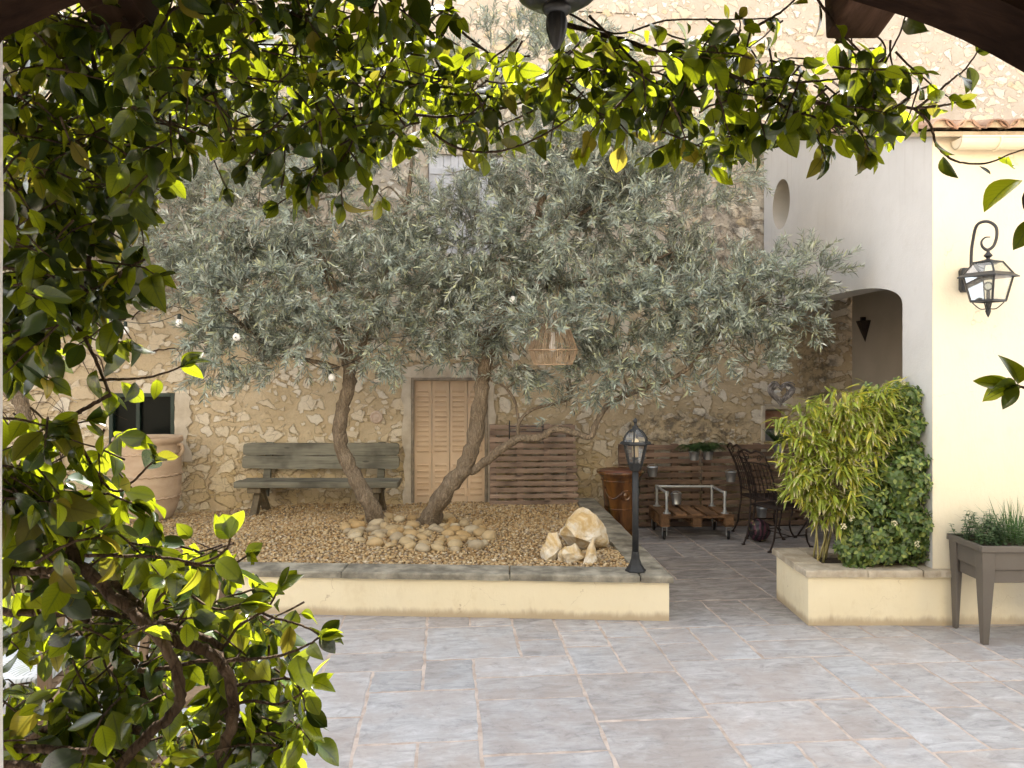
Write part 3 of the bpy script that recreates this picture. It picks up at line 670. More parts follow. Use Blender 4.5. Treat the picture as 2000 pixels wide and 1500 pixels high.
V += np.stack([gx, gy_, gz_(gx, gy_)+rng.uniform(-.004, .012, N)], 1)[:, None, :]
FF = (itf[None]+(np.arange(N)*len(iv))[:, None, None]).reshape(-1, 3)
nx, ny = 90, 40; bx, by = np.meshgrid(np.linspace(-8, 1.06, nx), np.linspace(0, 1, ny)); yy = (6.11+(1.25-bx)*.055+.2)*(1-by)+(9.75+WS*bx)*by
SV = np.stack([bx.ravel(), yy.ravel(), gz_(bx.ravel(), yy.ravel())-.008], 1); k = np.arange(nx*(ny)).reshape(ny, nx)
SV[:, 0] = np.minimum(SV[:, 0], 1.235-(SV[:, 1]-6.1)*.058-.03)
q = np.stack([k[:-1, :-1], k[:-1, 1:], k[1:, 1:], k[1:, :-1]], -1).reshape(-1, 4)
SF = np.concatenate([q[:, [0, 1, 2]], q[:, [0, 2, 3]]])
gv = np_mesh('gravel', np.concatenate([V.reshape(-1, 3), SV]), np.concatenate([FF, SF+N*len(iv)]), m_grav, None); gv['kind'] = 'stuff'

def gzf(x, y): return float(gz_(np.array(x), np.array(y)))
def pebble_mesh(name, sub, scale, amp, seed, freq=1.6, flat=False):
    from mathutils import noise
    bm = bmesh.new(); bmesh.ops.create_icosphere(bm, subdivisions=sub, radius=1)
    for v in bm.verts:
        n = noise.noise(v.co*freq+Vector((seed*3.7, seed*1.3, 0))); v.co *= 1+amp*n
        v.co = Vector((v.co.x*scale[0], v.co.y*scale[1], v.co.z*scale[2]))
    me = bpy.data.meshes.new(name); bm.to_mesh(me); bm.free()
    if not flat: me.polygons.foreach_set('use_smooth', np.ones(len(me.polygons), dtype=bool))
    return me
def cobble_mat(name, c1, c2):
    t = NT(name); oi = t.n('ObjectInfo').outputs['Random']; n = t.noise(t.coord(), 12, 5, .6)
    c = t.ramp(oi, [(0, c1), (.3, (.42, .30, .15)), (.55, (.44, .35, .21)), (.75, (.34, .28, .19)), (1, c2)])
    c = t.mix(t.math('MULTIPLY', t.step(n, .45, .7), .4), c, (.34, .24, .12)); return t.done(t.pbr(c, .65, 0, t.bump(t.noise(t.coord(), 70, 4), .2, .004), .35))
m_cob = cobble_mat('river_cobble', (.40, .27, .12), (.52, .44, .30))
meshes = []
for k in range(7):
    me = pebble_mesh('river_stone', 3, (1, random.uniform(.7, .85), random.uniform(.5, .66)), .14, k); me.materials.append(m_cob); meshes.append(me)
# cobbles packed in a ring-shaped heap round the two trunks
cob = []; rc_ = random.Random(11); tries = 0
while len(cob) < 84 and tries < 8000:
    tries += 1
    px = rc_.uniform(672, 965); py = rc_.uniform(1012, 1074)
    ex = (px-815)/150; ez = (py-1040)/34
    if ex*ex+ez*ez > 1: continue
    g = G(px, py, .37); rr = rc_.uniform(.055, .09)*(1 if rc_.random() > .25 else .7)
    if any((g.x-a)**2+(g.y-b)**2 < (.66*(rr+c))**2 for a, b, c in cob): continue
    cob.append((g.x, g.y, rr))
for k, (x, y, rr) in enumerate(cob):
    o = bpy.data.objects.new('river_stone', meshes[k % 7]); S.collection.objects.link(o)
    o.location = (x, y, gzf(x, y)+rr*.28); o.scale = (rr, rr, rr); o.rotation_euler = (rc_.uniform(-.3, .3), rc_.uniform(-.3, .3), rc_.uniform(0, 6.28))
    tag(o, 'smooth tan river stone in the heap around the olive trunks', 'stone', 'river stones heaped around the olive trunks')
# limestone rocks in the corner of the bed
t = NT('limestone_rock'); n1 = t.noise(t.coord(), 4, 6, .65, .5); n2 = t.noise(t.coord(), 15, 5, .7)
c = t.ramp(n1, [(.3, (.42, .26, .10)), (.44, (.55, .40, .20)), (.54, (.66, .57, .42)), (.64, (.70, .66, .58)), (.8, (.50, .38, .24))]); c = t.mix(t.math('MULTIPLY', t.step(n2, .55, .75), .35), c, (.40, .30, .20))
m_rock = t.done(t.pbr(c, .85, 0, t.bump(t.math('ADD', n1, n2), .8, .02), .2))
def rock(px, py, w_, h_, d_, seed, label, tilt=0, cuts=9):
    g = G(px, py, .34); rr = random.Random(seed); bm = bmesh.new()
    pts = []
    for k in range(26):
        v = Vector((rr.gauss(0, 1), rr.gauss(0, 1), rr.gauss(0, 1))).normalized()*rr.uniform(.8, 1.05); pts.append(v)
    for p in pts: bm.verts.new((p.x*w_/2, p.y*d_/2, p.z*h_/2))
    bmesh.ops.convex_hull(bm, input=bm.verts)
    loose = [v for v in bm.verts if not v.link_faces]; bmesh.ops.delete(bm, geom=loose, context='VERTS')
    from mathutils import noise
    bmesh.ops.subdivide_edges(bm, edges=bm.edges, cuts=3, use_grid_fill=True)
    for v in bm.verts:
        v.co += v.co.normalized()*noise.noise(v.co*14+Vector((seed, 0, 0)))*.022+v.co.normalized()*noise.noise(v.co*40)*.006
        if tilt == 9: s_ = max(.12, 1-(v.co.z/h_+.5)*.9); v.co.x *= s_; v.co.y *= s_
    me = bpy.data.meshes.new('rock'); bm.to_mesh(me); bm.free(); me.materials.append(m_rock)
    o = bpy.data.objects.new('limestone_rock', me); S.collection.objects.link(o)
    o.location = (g.x, g.y+d_*.3, .33+h_*.30); o.rotation_euler = (0, tilt if tilt != 9 else .12, rr.uniform(-.2, .2)); tag(o, label, 'rock', 'limestone rocks in the corner of the gravel bed')
rock(1141, 1078, .50, .50, .40, 5, 'largest pale limestone rock with ochre face beside the lamp post')
rock(1077, 1094, .18, .34, .2, 8, 'upright narrow pale rock leaning left of the largest rock', .22)
rock(1114, 1100, .27, .22, .2, 12, 'low squat pale rock between the upright and the pointed rock')
rock(1156, 1104, .22, .30, .2, 21, 'pointed grey white rock in front of the largest rock', 9)

# ------------------------------------------------------------------ square planter with bamboo and shrub
pb = thing('planter_wall', 'low cream rendered planter with sandy stone coping holding bamboo and shrub', 'planter', (2.31, 6.0, 0))
x0, x1, y0, y1 = 2.315, 3.47, 6.0, 6.72
bw = MB(); T2 = .16; zt = .385
bw.box((x0, y0, 0), (x1, y0+T2, zt)); bw.box((x0, y0+T2+.001, 0), (x0+T2, y1-T2-.001, zt)); bw.box((x0, y1-T2, 0), (AX-.002, y1, zt)); bw.build('wall', m_cream, pb)
cm = MB()
for a, b in ((x0-.03, 2.76), (2.765, 3.2), (3.205, x1+.03)): cop_stone((a, y0-.03), (b, y0-.03), (a, y0+.2), (b, y0+.2), zt, .437, None, None, cm)
cop_stone((x0-.03, y1+.03), (x0-.03, y0+.204), (x0+.19, y1+.03), (x0+.19, y0+.204), zt, .437, None, None, cm)
cop_stone((AX-.005, y1+.03), (x0+.194, y1+.03), (AX-.005, y1-.18), (x0+.194, y1-.18), zt, .437, None, None, cm)
cm.build('coping', m_coping2, pb, fix=True)
MB().add([(x0+.1,y0+.1,.40),(AX-.002,y0+.1,.40),(AX-.002,y1-.1,.40),(x0+.1,y1-.1,.40)], [(0,1,2,3)]).build('soil', m_soil, pb)

# ------------------------------------------------------------------ furniture and pots
# bench in front of the wall
byy = 9.05
bn = thing('garden_bench', 'weathered grey green plank bench standing on gravel against the stone wall', 'bench', tuple(P(626, 1002, byy)))
def px2(px, Y): return (px-1000)/F*Y
def pz2(py, Y): return CH-(py-HZ)/F*Y
def plank(name, pxa, pxb, pya, pyb, Y, th, mat, parent, seed, round_ends=0.03, tilt=0):
    """board facing the viewer with slightly wavy edges; pya upper edge"""
    rr = random.Random(seed); xa, xb = px2(pxa, Y), px2(pxb, Y); z1, z0 = pz2(pya, Y), pz2(pyb, Y); n = 14
    top = [(xa+(xb-xa)*k/n, z1+rr.uniform(-.004, .004)) for k in range(n+1)]; bot = [(xa+(xb-xa)*k/n, z0+rr.uniform(-.006, .006)) for k in range(n+1)]
    r_ = round_ends
    poly = [(xa, z0+r_)]+[(xa, z1-r_), (xa+r_*.3, z1-r_*.3)]+[(max(min(a, xb-r_), xa+r_), b) for a, b in top]+[(xb-r_*.3, z1-r_*.3), (xb, z1-r_), (xb, z0+r_), (xb-r_*.3, z0+r_*.3)]+[(max(min(a, xb-r_), xa+r_), b) for a, b in bot[::-1]]+[(xa+r_*.3, z0+r_*.3)]
    m = MB(); m.prism(poly, th, lambda u, v, t_: (u, Y+t_+(v-z0)*tilt, v)); return m.build(name, mat, parent, bevel=.004, fix=True)
plank('backrest_board', 474, 779, 866, 889.5, byy+.25, .045, m_bench, bn, 1, .035, .15)
plank('backrest_board', 472, 779, 891, 915.5, byy+.21, .045, m_bench, bn, 2, .035, .15)
sz = pz2(947, byy-.2); sm = MB(); xa, xb = px2(457, byy-.2), px2(777, byy-.2)
sm.box((xa, byy-.22, sz-.035), (xb, byy-.03, sz+.035)); sm.box((xa+.02, byy-.02, sz-.035), (xb-.01, byy+.17, sz+.03))
sm.build('seat', m_bench, bn, bevel=.008)
for xp in (507, 738):
    X = px2(xp, byy); g0 = gzf(X, byy)-.04; m = MB()
    m.beam((X-.02, byy-.16, g0), (X, byy+.02, sz-.04), .10, .075, (1,0,0)); m.beam((X+.04, byy+.18, g0), (X+.02, byy-.06, sz-.04), .09, .07, (1,0,0)); m.box((X-.09, byy-.18, sz-.10), (X+.07, byy+.17, sz-.037)); m.build('leg', m_benchleg, bn, bevel=.006)
    m = MB(); m.beam((X-.01, byy+.235, sz-.2), (X-.01+(.03 if xp < 600 else .0), byy+.345, sz+.44), .085, .05, (0,1,0)); m.build('backrest_post', m_bench, bn, bevel=.004)

# slatted pallet screens
def screen(name, label, pxl, pxr, pyt, pyb, Y, nsl, mat, stringers, lean=0, stretch=0, joint=None, group=None):
    xa, xb = px2(pxl, Y), px2(pxr, Y); z1, z0 = pz2(pyt, Y), pz2(pyb, Y); sl_w = math.atan(WS)
    tp = thing(name, label, 'screen', (xa, Y+WS*xa*0, z0), sl_w*.6); L = (xb-xa)/math.cos(sl_w*.6); Hh = z1-z0
    rr = random.Random(nsl+int(pxl)); pitch = Hh/nsl; m = MB(); s2 = MB()
    lf = lambda z: -lean*(1-z/Hh)
    segs = [(0, L)] if not joint else [(0, joint-.008), (joint+.008, L)]
    for a, b in segs:
        for q in range(nsl):
            z = pitch*q; h = pitch*rr.uniform(.62, .72); e0, e1 = rr.uniform(-.008, .008)+stretch*(1-q/nsl), rr.uniform(-.008, .008)+stretch*(1-q/nsl)
            dy = rr.uniform(-.004, .004)
            t0, t1 = rr.uniform(-.004, .004), rr.uniform(-.004, .004)
            vs = [(a+e0*0, lf(z)-.02+dy, z+t0), (b+e1, lf(z)-.02+dy, z+t1), (b+e1, lf(z)+dy, z+t1), (a, lf(z)+dy, z+t0), (a, lf(z+h)-.02+dy, z+h+t0), (b+e1, lf(z+h)-.02+dy, z+h+t1), (b+e1, lf(z+h)+dy, z+h+t1), (a, lf(z+h)+dy, z+h+t0)]
            m.add(vs, [(3,2,1,0),(4,5,6,7),(0,1,5,4),(1,2,6,5),(2,3,7,6),(3,0,4,7)])
        for k in stringers:
            x = a+(b-a)*k; MB().beam((x, lf(0)+.05, .0), (x, lf(Hh)+.05, Hh-.02), .085, .07, (0,1,0)).build('stringer', mat, tp, world=False, bevel=.003)
    m.build('slat_panel', mat, tp, world=False, bevel=.003);
    return tp
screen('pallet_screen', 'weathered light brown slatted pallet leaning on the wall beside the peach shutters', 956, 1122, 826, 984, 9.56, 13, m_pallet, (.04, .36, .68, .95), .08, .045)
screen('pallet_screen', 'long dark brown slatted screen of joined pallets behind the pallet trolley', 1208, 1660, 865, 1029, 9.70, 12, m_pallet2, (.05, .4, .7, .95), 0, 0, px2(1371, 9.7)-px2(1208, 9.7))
# wire basket hung on the light pallet
wb = thing('wire_rack', 'thin black wire rack hanging on the top slats of the light pallet', 'rack', tuple(P(1025, 858, 9.47)))
Y = 9.45; xa, xb = px2(995, Y), px2(1060, Y); za, zb = pz2(858, Y), pz2(827, Y); m = MB()
for z in (za, (za+zb)/2, zb-.03): m.tube([(xa, Y-.06, z), (xb, Y-.06, z)], .006, 6); m.tube([(xa, Y+.02, z), (xa, Y-.06, z)], .006, 6); m.tube([(xb, Y+.02, z), (xb, Y-.06, z)], .006, 6)
for x in (xa, xb): m.tube([(x, Y-.06, za), (x, Y-.06, zb), (x, Y+.03, zb+.03)], .008, 6)
m.build('frame', m_black, wb, smooth=True)

# tall terracotta jar
jp = P(289, 1011, 8.75); jar = thing('terracotta_jar', 'tall pale terracotta jar with rope bands and small handles under the green window', 'jar', tuple(jp))
r0 = 61.5/F*8.75; hj = pz2(853, 8.75)-jp.z
pr = [(.0,0),(r0*.70,0),(r0*.74,.02),(r0*.86,hj*.12),(r0*.95,hj*.26),(r0*.985,hj*.45),(r0*.99,hj*.62),(r0*.97,hj*.80),(r0*.955,hj*.90),(r0*.97,hj*.925),(r0*1.03,hj*.94),(r0*1.04,hj*.97),(r0*1.02,hj),(r0*.95,hj),(r0*.93,hj*.95),(r0*.90,hj*.7),(r0*.8,hj*.2),(0,hj*.15)]
MB().lathe(pr, 48).build('body', m_terra, jar, world=False, smooth=True)
for zf in (.27, .54, .81):
    m = MB(); rr = r0*(.955 if zf < .3 else .985 if zf < .7 else .965); n = 96
    m.tube([((rr+.006*math.sin(k*1.7))*math.cos(2*math.pi*k/n), (rr+.006*math.sin(k*1.7))*math.sin(2*math.pi*k/n), hj*zf+.008*math.sin(k*1.7+1)) for k in range(n)], .013, 6, closed=True); m.build('rope_band', m_terra, jar, world=False, smooth=True)
for sg in (-1, 1):
    m = MB(); m.tube(smooth_path([(sg*r0*.95,0,hj*.90),(sg*r0*1.07,0,hj*.90),(sg*r0*1.10,0,hj*.84),(sg*r0*1.04,0,hj*.79),(sg*r0*.96,0,hj*.775)], 4), .02, 8); m.build('handle', m_terra, jar, world=False, smooth=True)

# glazed urn
t = NT('amber_glaze'); tc = t.n('TexCoord'); nz = t.noise(t.n('Mapping', {'Vector': tc.outputs['Object'], 'Scale': (5, 5, .9)}).outputs[0], 1.5, 4, .6, .4)
n2 = t.noise(t.n('Mapping', {'Vector': tc.outputs['Object'], 'Scale': (3.2, 3.2, .5), 'Location': (4, 2, 0)}).outputs[0], 1.2, 3, .5)
c = t.ramp(nz, [(.3, (.030, .011, .005)), (.45, (.085, .032, .009)), (.6, (.165, .068, .015)), (.8, (.06, .020, .007))]); c = t.mix(t.math('MULTIPLY', t.step(n2, .50, .60), .9), c, (.025, .032, .010))
m_glaze = t.done(t.pbr(c, .16, 0, t.bump(nz, .15, .01), .6, Coat_Weight=.4, Coat_Roughness=.1))
m_glazein = simple('red_glaze', (.15, .055, .035), (.21, .08, .052), rough=.4)
up = P(1212, 1040, 9.22); up.z = 0; urn = thing('glazed_urn', 'amber brown glazed urn with medallion and flared rim behind the bed coping', 'urn', tuple(up))
hu = pz2(918, 9.22); ru = 47/F*9.22
pr = [(0,0),(ru*.62,0),(ru*.63,.05),(ru*.57,.09),(ru*.58,.11),(ru*.63,hu*.30),(ru*.70,hu*.55),(ru*.77,hu*.80),(ru*.80,hu*.86),(ru*.83,hu*.90),(ru*.93,hu*.94),(ru*1.0,hu*.97),(ru*1.0,hu*.99),(ru*.97,hu),(ru*.88,hu*.985)]
MB().lathe(pr, 48).build('body', m_glaze, urn, world=False, smooth=True)
MB().lathe([(ru*.88,hu*.985),(ru*.76,hu*.92),(ru*.70,hu*.7),(0,hu*.68)], 40).build('inside', m_glazein, urn, world=False, smooth=True)
for zf, rr in ((.13, .60), (.44, .665), (.86, .81)):
    m = MB(); m.tube([(ru*rr*math.cos(2*math.pi*k/48), ru*rr*math.sin(2*math.pi*k/48), hu*zf) for k in range(48)], .008, 6, closed=True); m.build('band', m_glaze, urn, world=False, smooth=True)
Mrot = Matrix.Rotation(R(-90+8), 4, 'Z') @ Matrix.Translation((ru*.735, 0, hu*.66)) @ Matrix.Rotation(R(90), 4, 'Y')
MB().lathe([(.0,.03),(.02,.03),(.028,.018),(.045,.018),(.052,.028),(.062,.024),(.066,0)], 24, M=Mrot).build('medallion', m_glaze, urn, world=False, smooth=True)
for sg in (-1, 1):
    m = MB(); m.tube([((ru*(.72+.06*(.5-abs(k/10-.5))*0+.012*(k/10)*4*(1-k/10))+.012)*math.cos(R(-82)+sg*(R(12)+R(62)*k/10)), (ru*.745+.01)*math.sin(R(-82)+sg*(R(12)+R(62)*k/10)), hu*(.70-.12*math.sin(math.pi*k/10)+.05*k/10)) for k in range(11)], .011, 6); m.build('garland', m_glaze, urn, world=False, smooth=True)

# bollard lamp standing on the coping corner
lp = G(1241, 1115, .362); pl_ = thing('bollard_lamp', 'charcoal post lamp with domed hexagonal lantern standing on the bed corner', 'lamp post', tuple(lp))
s = lp.y/F
m = MB(); m.lathe([(0,0),(.085,0),(.085,.012),(.075,.02),(.052,.055),(.036,.10),(.030,.155),(.028,.16)], 8); m.build('base', m_charcoal, pl_, world=False, bevel=.003)
hp = (1115-918)*s
MB().lathe([(.0265,.15),(.0265,hp),(0,hp)], 20).build('post', m_charcoal, pl_, world=False, smooth=True)
zl = hp; m = MB(); m.lathe([(.030,zl-.01),(.045,zl+.0),(.055,zl+.03),(.063,zl+.05),(.063,zl+.06),(0,zl+.06)], 6); m.build('lantern_socket', m_charcoal, pl_, world=False, bevel=.002)
zt1, zt2 = zl+(918-868)*s, zl+(918-846)*s
cg = MB(); hexp = lambda r, z, k: (r*math.cos(math.pi/3*k+.25), r*math.sin(math.pi/3*k+.25), z)
for k in range(6):
    cg.beam(hexp(.060, zl+.05, k), hexp(.098, zt1, k), .012, .012)
    cg.tube(smooth_path([hexp(.105, zt1+.02, k), hexp(.098, zt1+.055, k), hexp(.072, zt1+.095, k), hexp(.03, zt1+.125, k), hexp(.012, zt1+.135, k)], 3), .0065, 6)
cg.lathe([(.098,zt1-.005),(.128,zt1+.004),(.128,zt1+.012),(.112,zt1+.026),(.10,zt1+.026)], 6); cg.lathe([(.028,zt1+.118),(.026,zt1+.145),(.012,zt1+.155),(.010,zt1+.17),(.018,zt1+.185),(.016,zt1+.20),(0,zt1+.218)], 12)
cg.build('cage', m_charcoal, pl_, world=False)
gm = MB()
gm.add([hexp(.058, zl+.055, k) for k in range(6)]+[hexp(.096, zt1, k) for k in range(6)], [(k, (k+1) % 6, 6+(k+1) % 6, 6+k) for k in range(6)])
prof = [(.104, zt1+.025), (.097, zt1+.055), (.071, zt1+.095), (.029, zt1+.125)]
gm.add([hexp(r_, z_, k) for r_, z_ in prof for k in range(6)], [(i*6+k, i*6+(k+1) % 6, (i+1)*6+(k+1) % 6, (i+1)*6+k) for i in range(3) for k in range(6)])
gm.build('glass', m_smoke, pl_, world=False)
MB().lathe([(.024,zl+.06),(.024,zl+.105),(0,zl+.105)], 16).build('lamp_holder', m_charcoal, pl_, world=False, smooth=True)
MB().lathe([(.026,zl+.106),(.027,zt1+.03),(.018,zt1+.045),(0,zt1+.05)], 16).build('bulb', m_tubeg, pl_, world=False, smooth=True)

# pallet trolley on castors
tr = thing('pallet_trolley', 'brown pallet trolley on castors with galvanised pipe rail before dark screen', 'trolley', (px2(1340, 9.1), 9.1, 0))
fl, fr_ = G(1296, 1054), G(1420, 1052); Yf, Yb = 9.0, 9.62; tz = pz2(1005, Yf)
xl_, xr_ = px2(1291, Yf), px2(1434, Yf); off = px2(1266, Yb)-px2(1291, Yf)
def tp_(u, v, z): return (xl_+(xr_-xl_)*u+off*v*.72, Yf+(Yb-Yf)*v, z)
m = MB()
def qbox(m, u0, u1, v0, v1, z0, z1): m.add([tp_(u0,v0,z0),tp_(u1,v0,z0),tp_(u1,v1,z0),tp_(u0,v1,z0),tp_(u0,v0,z1),tp_(u1,v0,z1),tp_(u1,v1,z1),tp_(u0,v1,z1)], [(3,2,1,0),(4,5,6,7),(0,1,5,4),(1,2,6,5),(2,3,7,6),(3,0,4,7)])
for u0, u1 in ((0,.15),(.205,.36),(.42,.575),(.63,.785),(.845,1)): qbox(m, u0, u1, 0, 1, tz-.022, tz)
m.build('top_board', m_trolley, tr, bevel=.003)
m = MB()
for v0, v1 in ((0,.14),(.43,.57),(.86,1)): qbox(m, .0, 1, v0, v1, tz-.044, tz-.023)
for u0, u1 in ((0,.12),(.44,.56),(.88,1)):
    for v0, v1 in ((0,.15),(.42,.58),(.85,1)): qbox(m, u0, u1, v0+.002, v1-.002, tz-.125, tz-.045)
for u0, u1 in ((0,.12),(.44,.56),(.88,1)): qbox(m, u0, u1, 0, 1, tz-.147, tz-.126)
m.build('pallet_frame', m_trolley, tr, bevel=.003)
rz_ = pz2(962, Yf+.1)
post = [tp_(.10, .12, 0), tp_(.10, .92, 0), tp_(.90, .92, 0), tp_(.90, .12, 0)]
m = MB()
m.tube([(p[0], p[1], rz_) for p in post], .016, 10)
for p in post:
    m.tube([(p[0], p[1], tz), (p[0], p[1], rz_)], .016, 10); m.tube([(p[0], p[1], rz_-.035), (p[0], p[1], rz_+.02)], .022, 10); m.tube([(p[0], p[1], tz+.0005), (p[0], p[1], tz+.008)], .045, 14); m.tube([(p[0], p[1], tz+.008), (p[0], p[1], tz+.04)], .023, 10)
m.build('pipe_rail', m_pipe, tr, smooth=False)
for u, v in ((.06,.08),(.94,.08),(.06,.94),(.94,.94)):
    c = Vector(tp_(u, v, 0)); m = MB(); rw = .05; Mx = Matrix.Rotation(R(90), 4, 'Y')@Matrix.Rotation(R(15), 4, 'X')
    m.lathe([(0,-.016),(rw*.8,-.016),(rw,-.010),(rw,.010),(rw*.8,.016),(0,.016)], 20, c+Vector((0,0,rw)), Mx); wh = m.build('wheel', m_rubber, tr, smooth=False)
    k = MB(); k.lathe([(0,-.0185),(rw*.45,-.0185),(rw*.5,-.016)], 14, c+Vector((0,0,rw)), Mx); k.beam(c+Vector((-.026,0,rw-.005)), c+Vector((-.026,.0,tz-.148)), .004, .03, (0,1,0)); k.beam(c+Vector((.026,0,rw-.005)), c+Vector((.026,0,tz-.148)), .004, .03, (0,1,0)); k.box(c+Vector((-.03,-.035,tz-.156)), c+Vector((.03,.035,tz-.1475))); k.build('fork', m_pipe, wh)

# zinc buckets hung on the dark screen and the wall
def bucket(px, pyt, pyb, Y, label, tilt=0, plant=None):
    wd = 21/F*Y; z1, z0 = pz2(pyt, Y), pz2(pyb, Y); hb = z1-z0
    b = thing('zinc_bucket', label, 'bucket', (px2(px, Y), Y-.075, z0), 0, 'zinc buckets hung behind the terrace')
    Mt = Matrix.Rotation(tilt, 4, 'X'); r1 = .5*wd*.98; r2 = .5*wd*.78
    MB().lathe([(0,0),(r2,0),(r2,.004),(r2*1.03,.02),(r1,hb-.006),(r1*1.06,hb-.003),(r1*1.06,hb+.004),(r1*.96,hb),(r2*.95,.02),(0,.018)], 24, M=Mt).build('pail', m_zinc, b, world=False, smooth=True)
    m = MB(); m.tube([(r1*math.cos(math.pi*k/10), .01+.02*math.sin(math.pi*k/10), hb-.01+.04*math.sin(math.pi*k/10)) for k in range(11)], .003, 5); m.build('handle', m_zinc, b, world=False, smooth=True)
    return b, hb, r1
bucket(1272, 911, 929, 9.6, 'small empty zinc bucket hanging above left end of trolley rail')
bucket(1424, 920, 939, 9.6, 'small empty zinc bucket hanging above right end of trolley rail')
bucket(1319, 963, 984, 9.5, 'tilted zinc bucket seen through the trolley rail', -.3)
bucket(1484, 990, 1008, 9.6, 'lowest zinc bucket hanging behind the iron chair near the ball')
b1, h1_, r1_ = bucket(1353, 880, 897, 9.6, 'zinc bucket with a dark fern, left one of the touching pair')
b2, h2_, r2_ = bucket(1380, 880, 896, 9.6, 'zinc bucket with a bright fern, right one of the touching pair')
b3, h3_, r3_ = bucket(1517, 866, 884, 9.55, 'zinc bucket with grassy plant hanging beside the bamboo under the niche')
lt_fern = [leaf_template(3, .28, .2, .15)]
def fern(b, zoff, n, L, label, droop=1.0, up=.8, seed=1, name='fern'):
    base = Vector(b.location)+Vector((0, 0, zoff)); rr = random.Random(seed)
    th_ = thing(name, label, 'plant', tuple(base)); pos = []; di = []; no = []; sz = []; m = MB()
    for k in range(n):
        a = rr.uniform(0, 2*math.pi); h = Vector((math.cos(a), math.sin(a)*.6-.25, 0)); l = L*rr.uniform(.6, 1.1); pts = []
        for q in range(13):
            t_ = q/12; pts.append(base+h*l*t_+Vector((0, 0, l*(up*t_-droop*t_*t_))))
        m.tube(pts[::3], .0018, 4)
        for q in range(2, 13):
            d = (pts[q]-pts[q-1]).normalized(); sd = d.cross(Vector((0,0,1))).normalized()
            for sg in (-1, 1):
                pos.append(pts[q]); di.append(sd*sg+d*.5); no.append(Vector((0,0,1))+d*.2); sz.append(.05*(1-.75*(q/12)**2)*rr.uniform(.9, 1.25)*L/.2)
    scatter('foliage', lt_fern, pos, di, no, sz, m_fern, th_); m.build('stem', m_fern, th_)
fern(b1, h1_-.01, 44, .24, 'dark drooping fern growing in the left bucket of the pair', 1.25, 1.35, 1)
fern(b2, h2_-.01, 48, .29, 'bright arching fern growing in the right bucket of the pair', 1.15, 1.3, 2)
fern(b3, h3_-.01, 34, .22, 'upright grassy plant in the bucket under the niche', .25, 1.1, 3, 'potted_plant')

# ball by the chair
bp = G(1482, 1057); t = NT('ball_skin'); co = t.coord(); wv = t.n('TexWave', {'Vector': co, 'Scale': 5.5, 'Distortion': 7, 'Detail': 3}); nz = t.noise(co, 9, 3)
c = t.mix(t.step(wv.outputs['Fac'], .55, .7), (.018, .016, .02), (.12, .035, .06)); c = t.mix(t.step(nz, .62, .66), c, (.32, .30, .10))
m_ball = t.done(t.pbr(c, .4, 0, None, .5)); bm_ = MB(); rb = .128
bm_.lathe([(rb*math.sin(math.pi*k/24), rb-rb*math.cos(math.pi*k/24)) for k in range(25)], 40)
ball = thing('ball', 'black and plum patterned ball on paving beside the iron chair', 'ball', tuple(bp)); bm_.build('skin', m_ball, ball, world=False, smooth=True, fix=True)
for Mx in (Matrix.Rotation(.4, 4, 'X'), Matrix.Rotation(1.6, 4, 'Y'), Matrix.Rotation(1.2, 4, 'X')@Matrix.Rotation(.8, 4, 'Y')):
    m = MB(); m.tube([Mx@Vector((rb*1.0*math.cos(2*math.pi*k/40), rb*math.sin(2*math.pi*k/40), 0))+Vector((0,0,rb)) for k in range(40)], .0035, 5, closed=True); m.build('seam', m_rubber, ball, world=False, smooth=True)

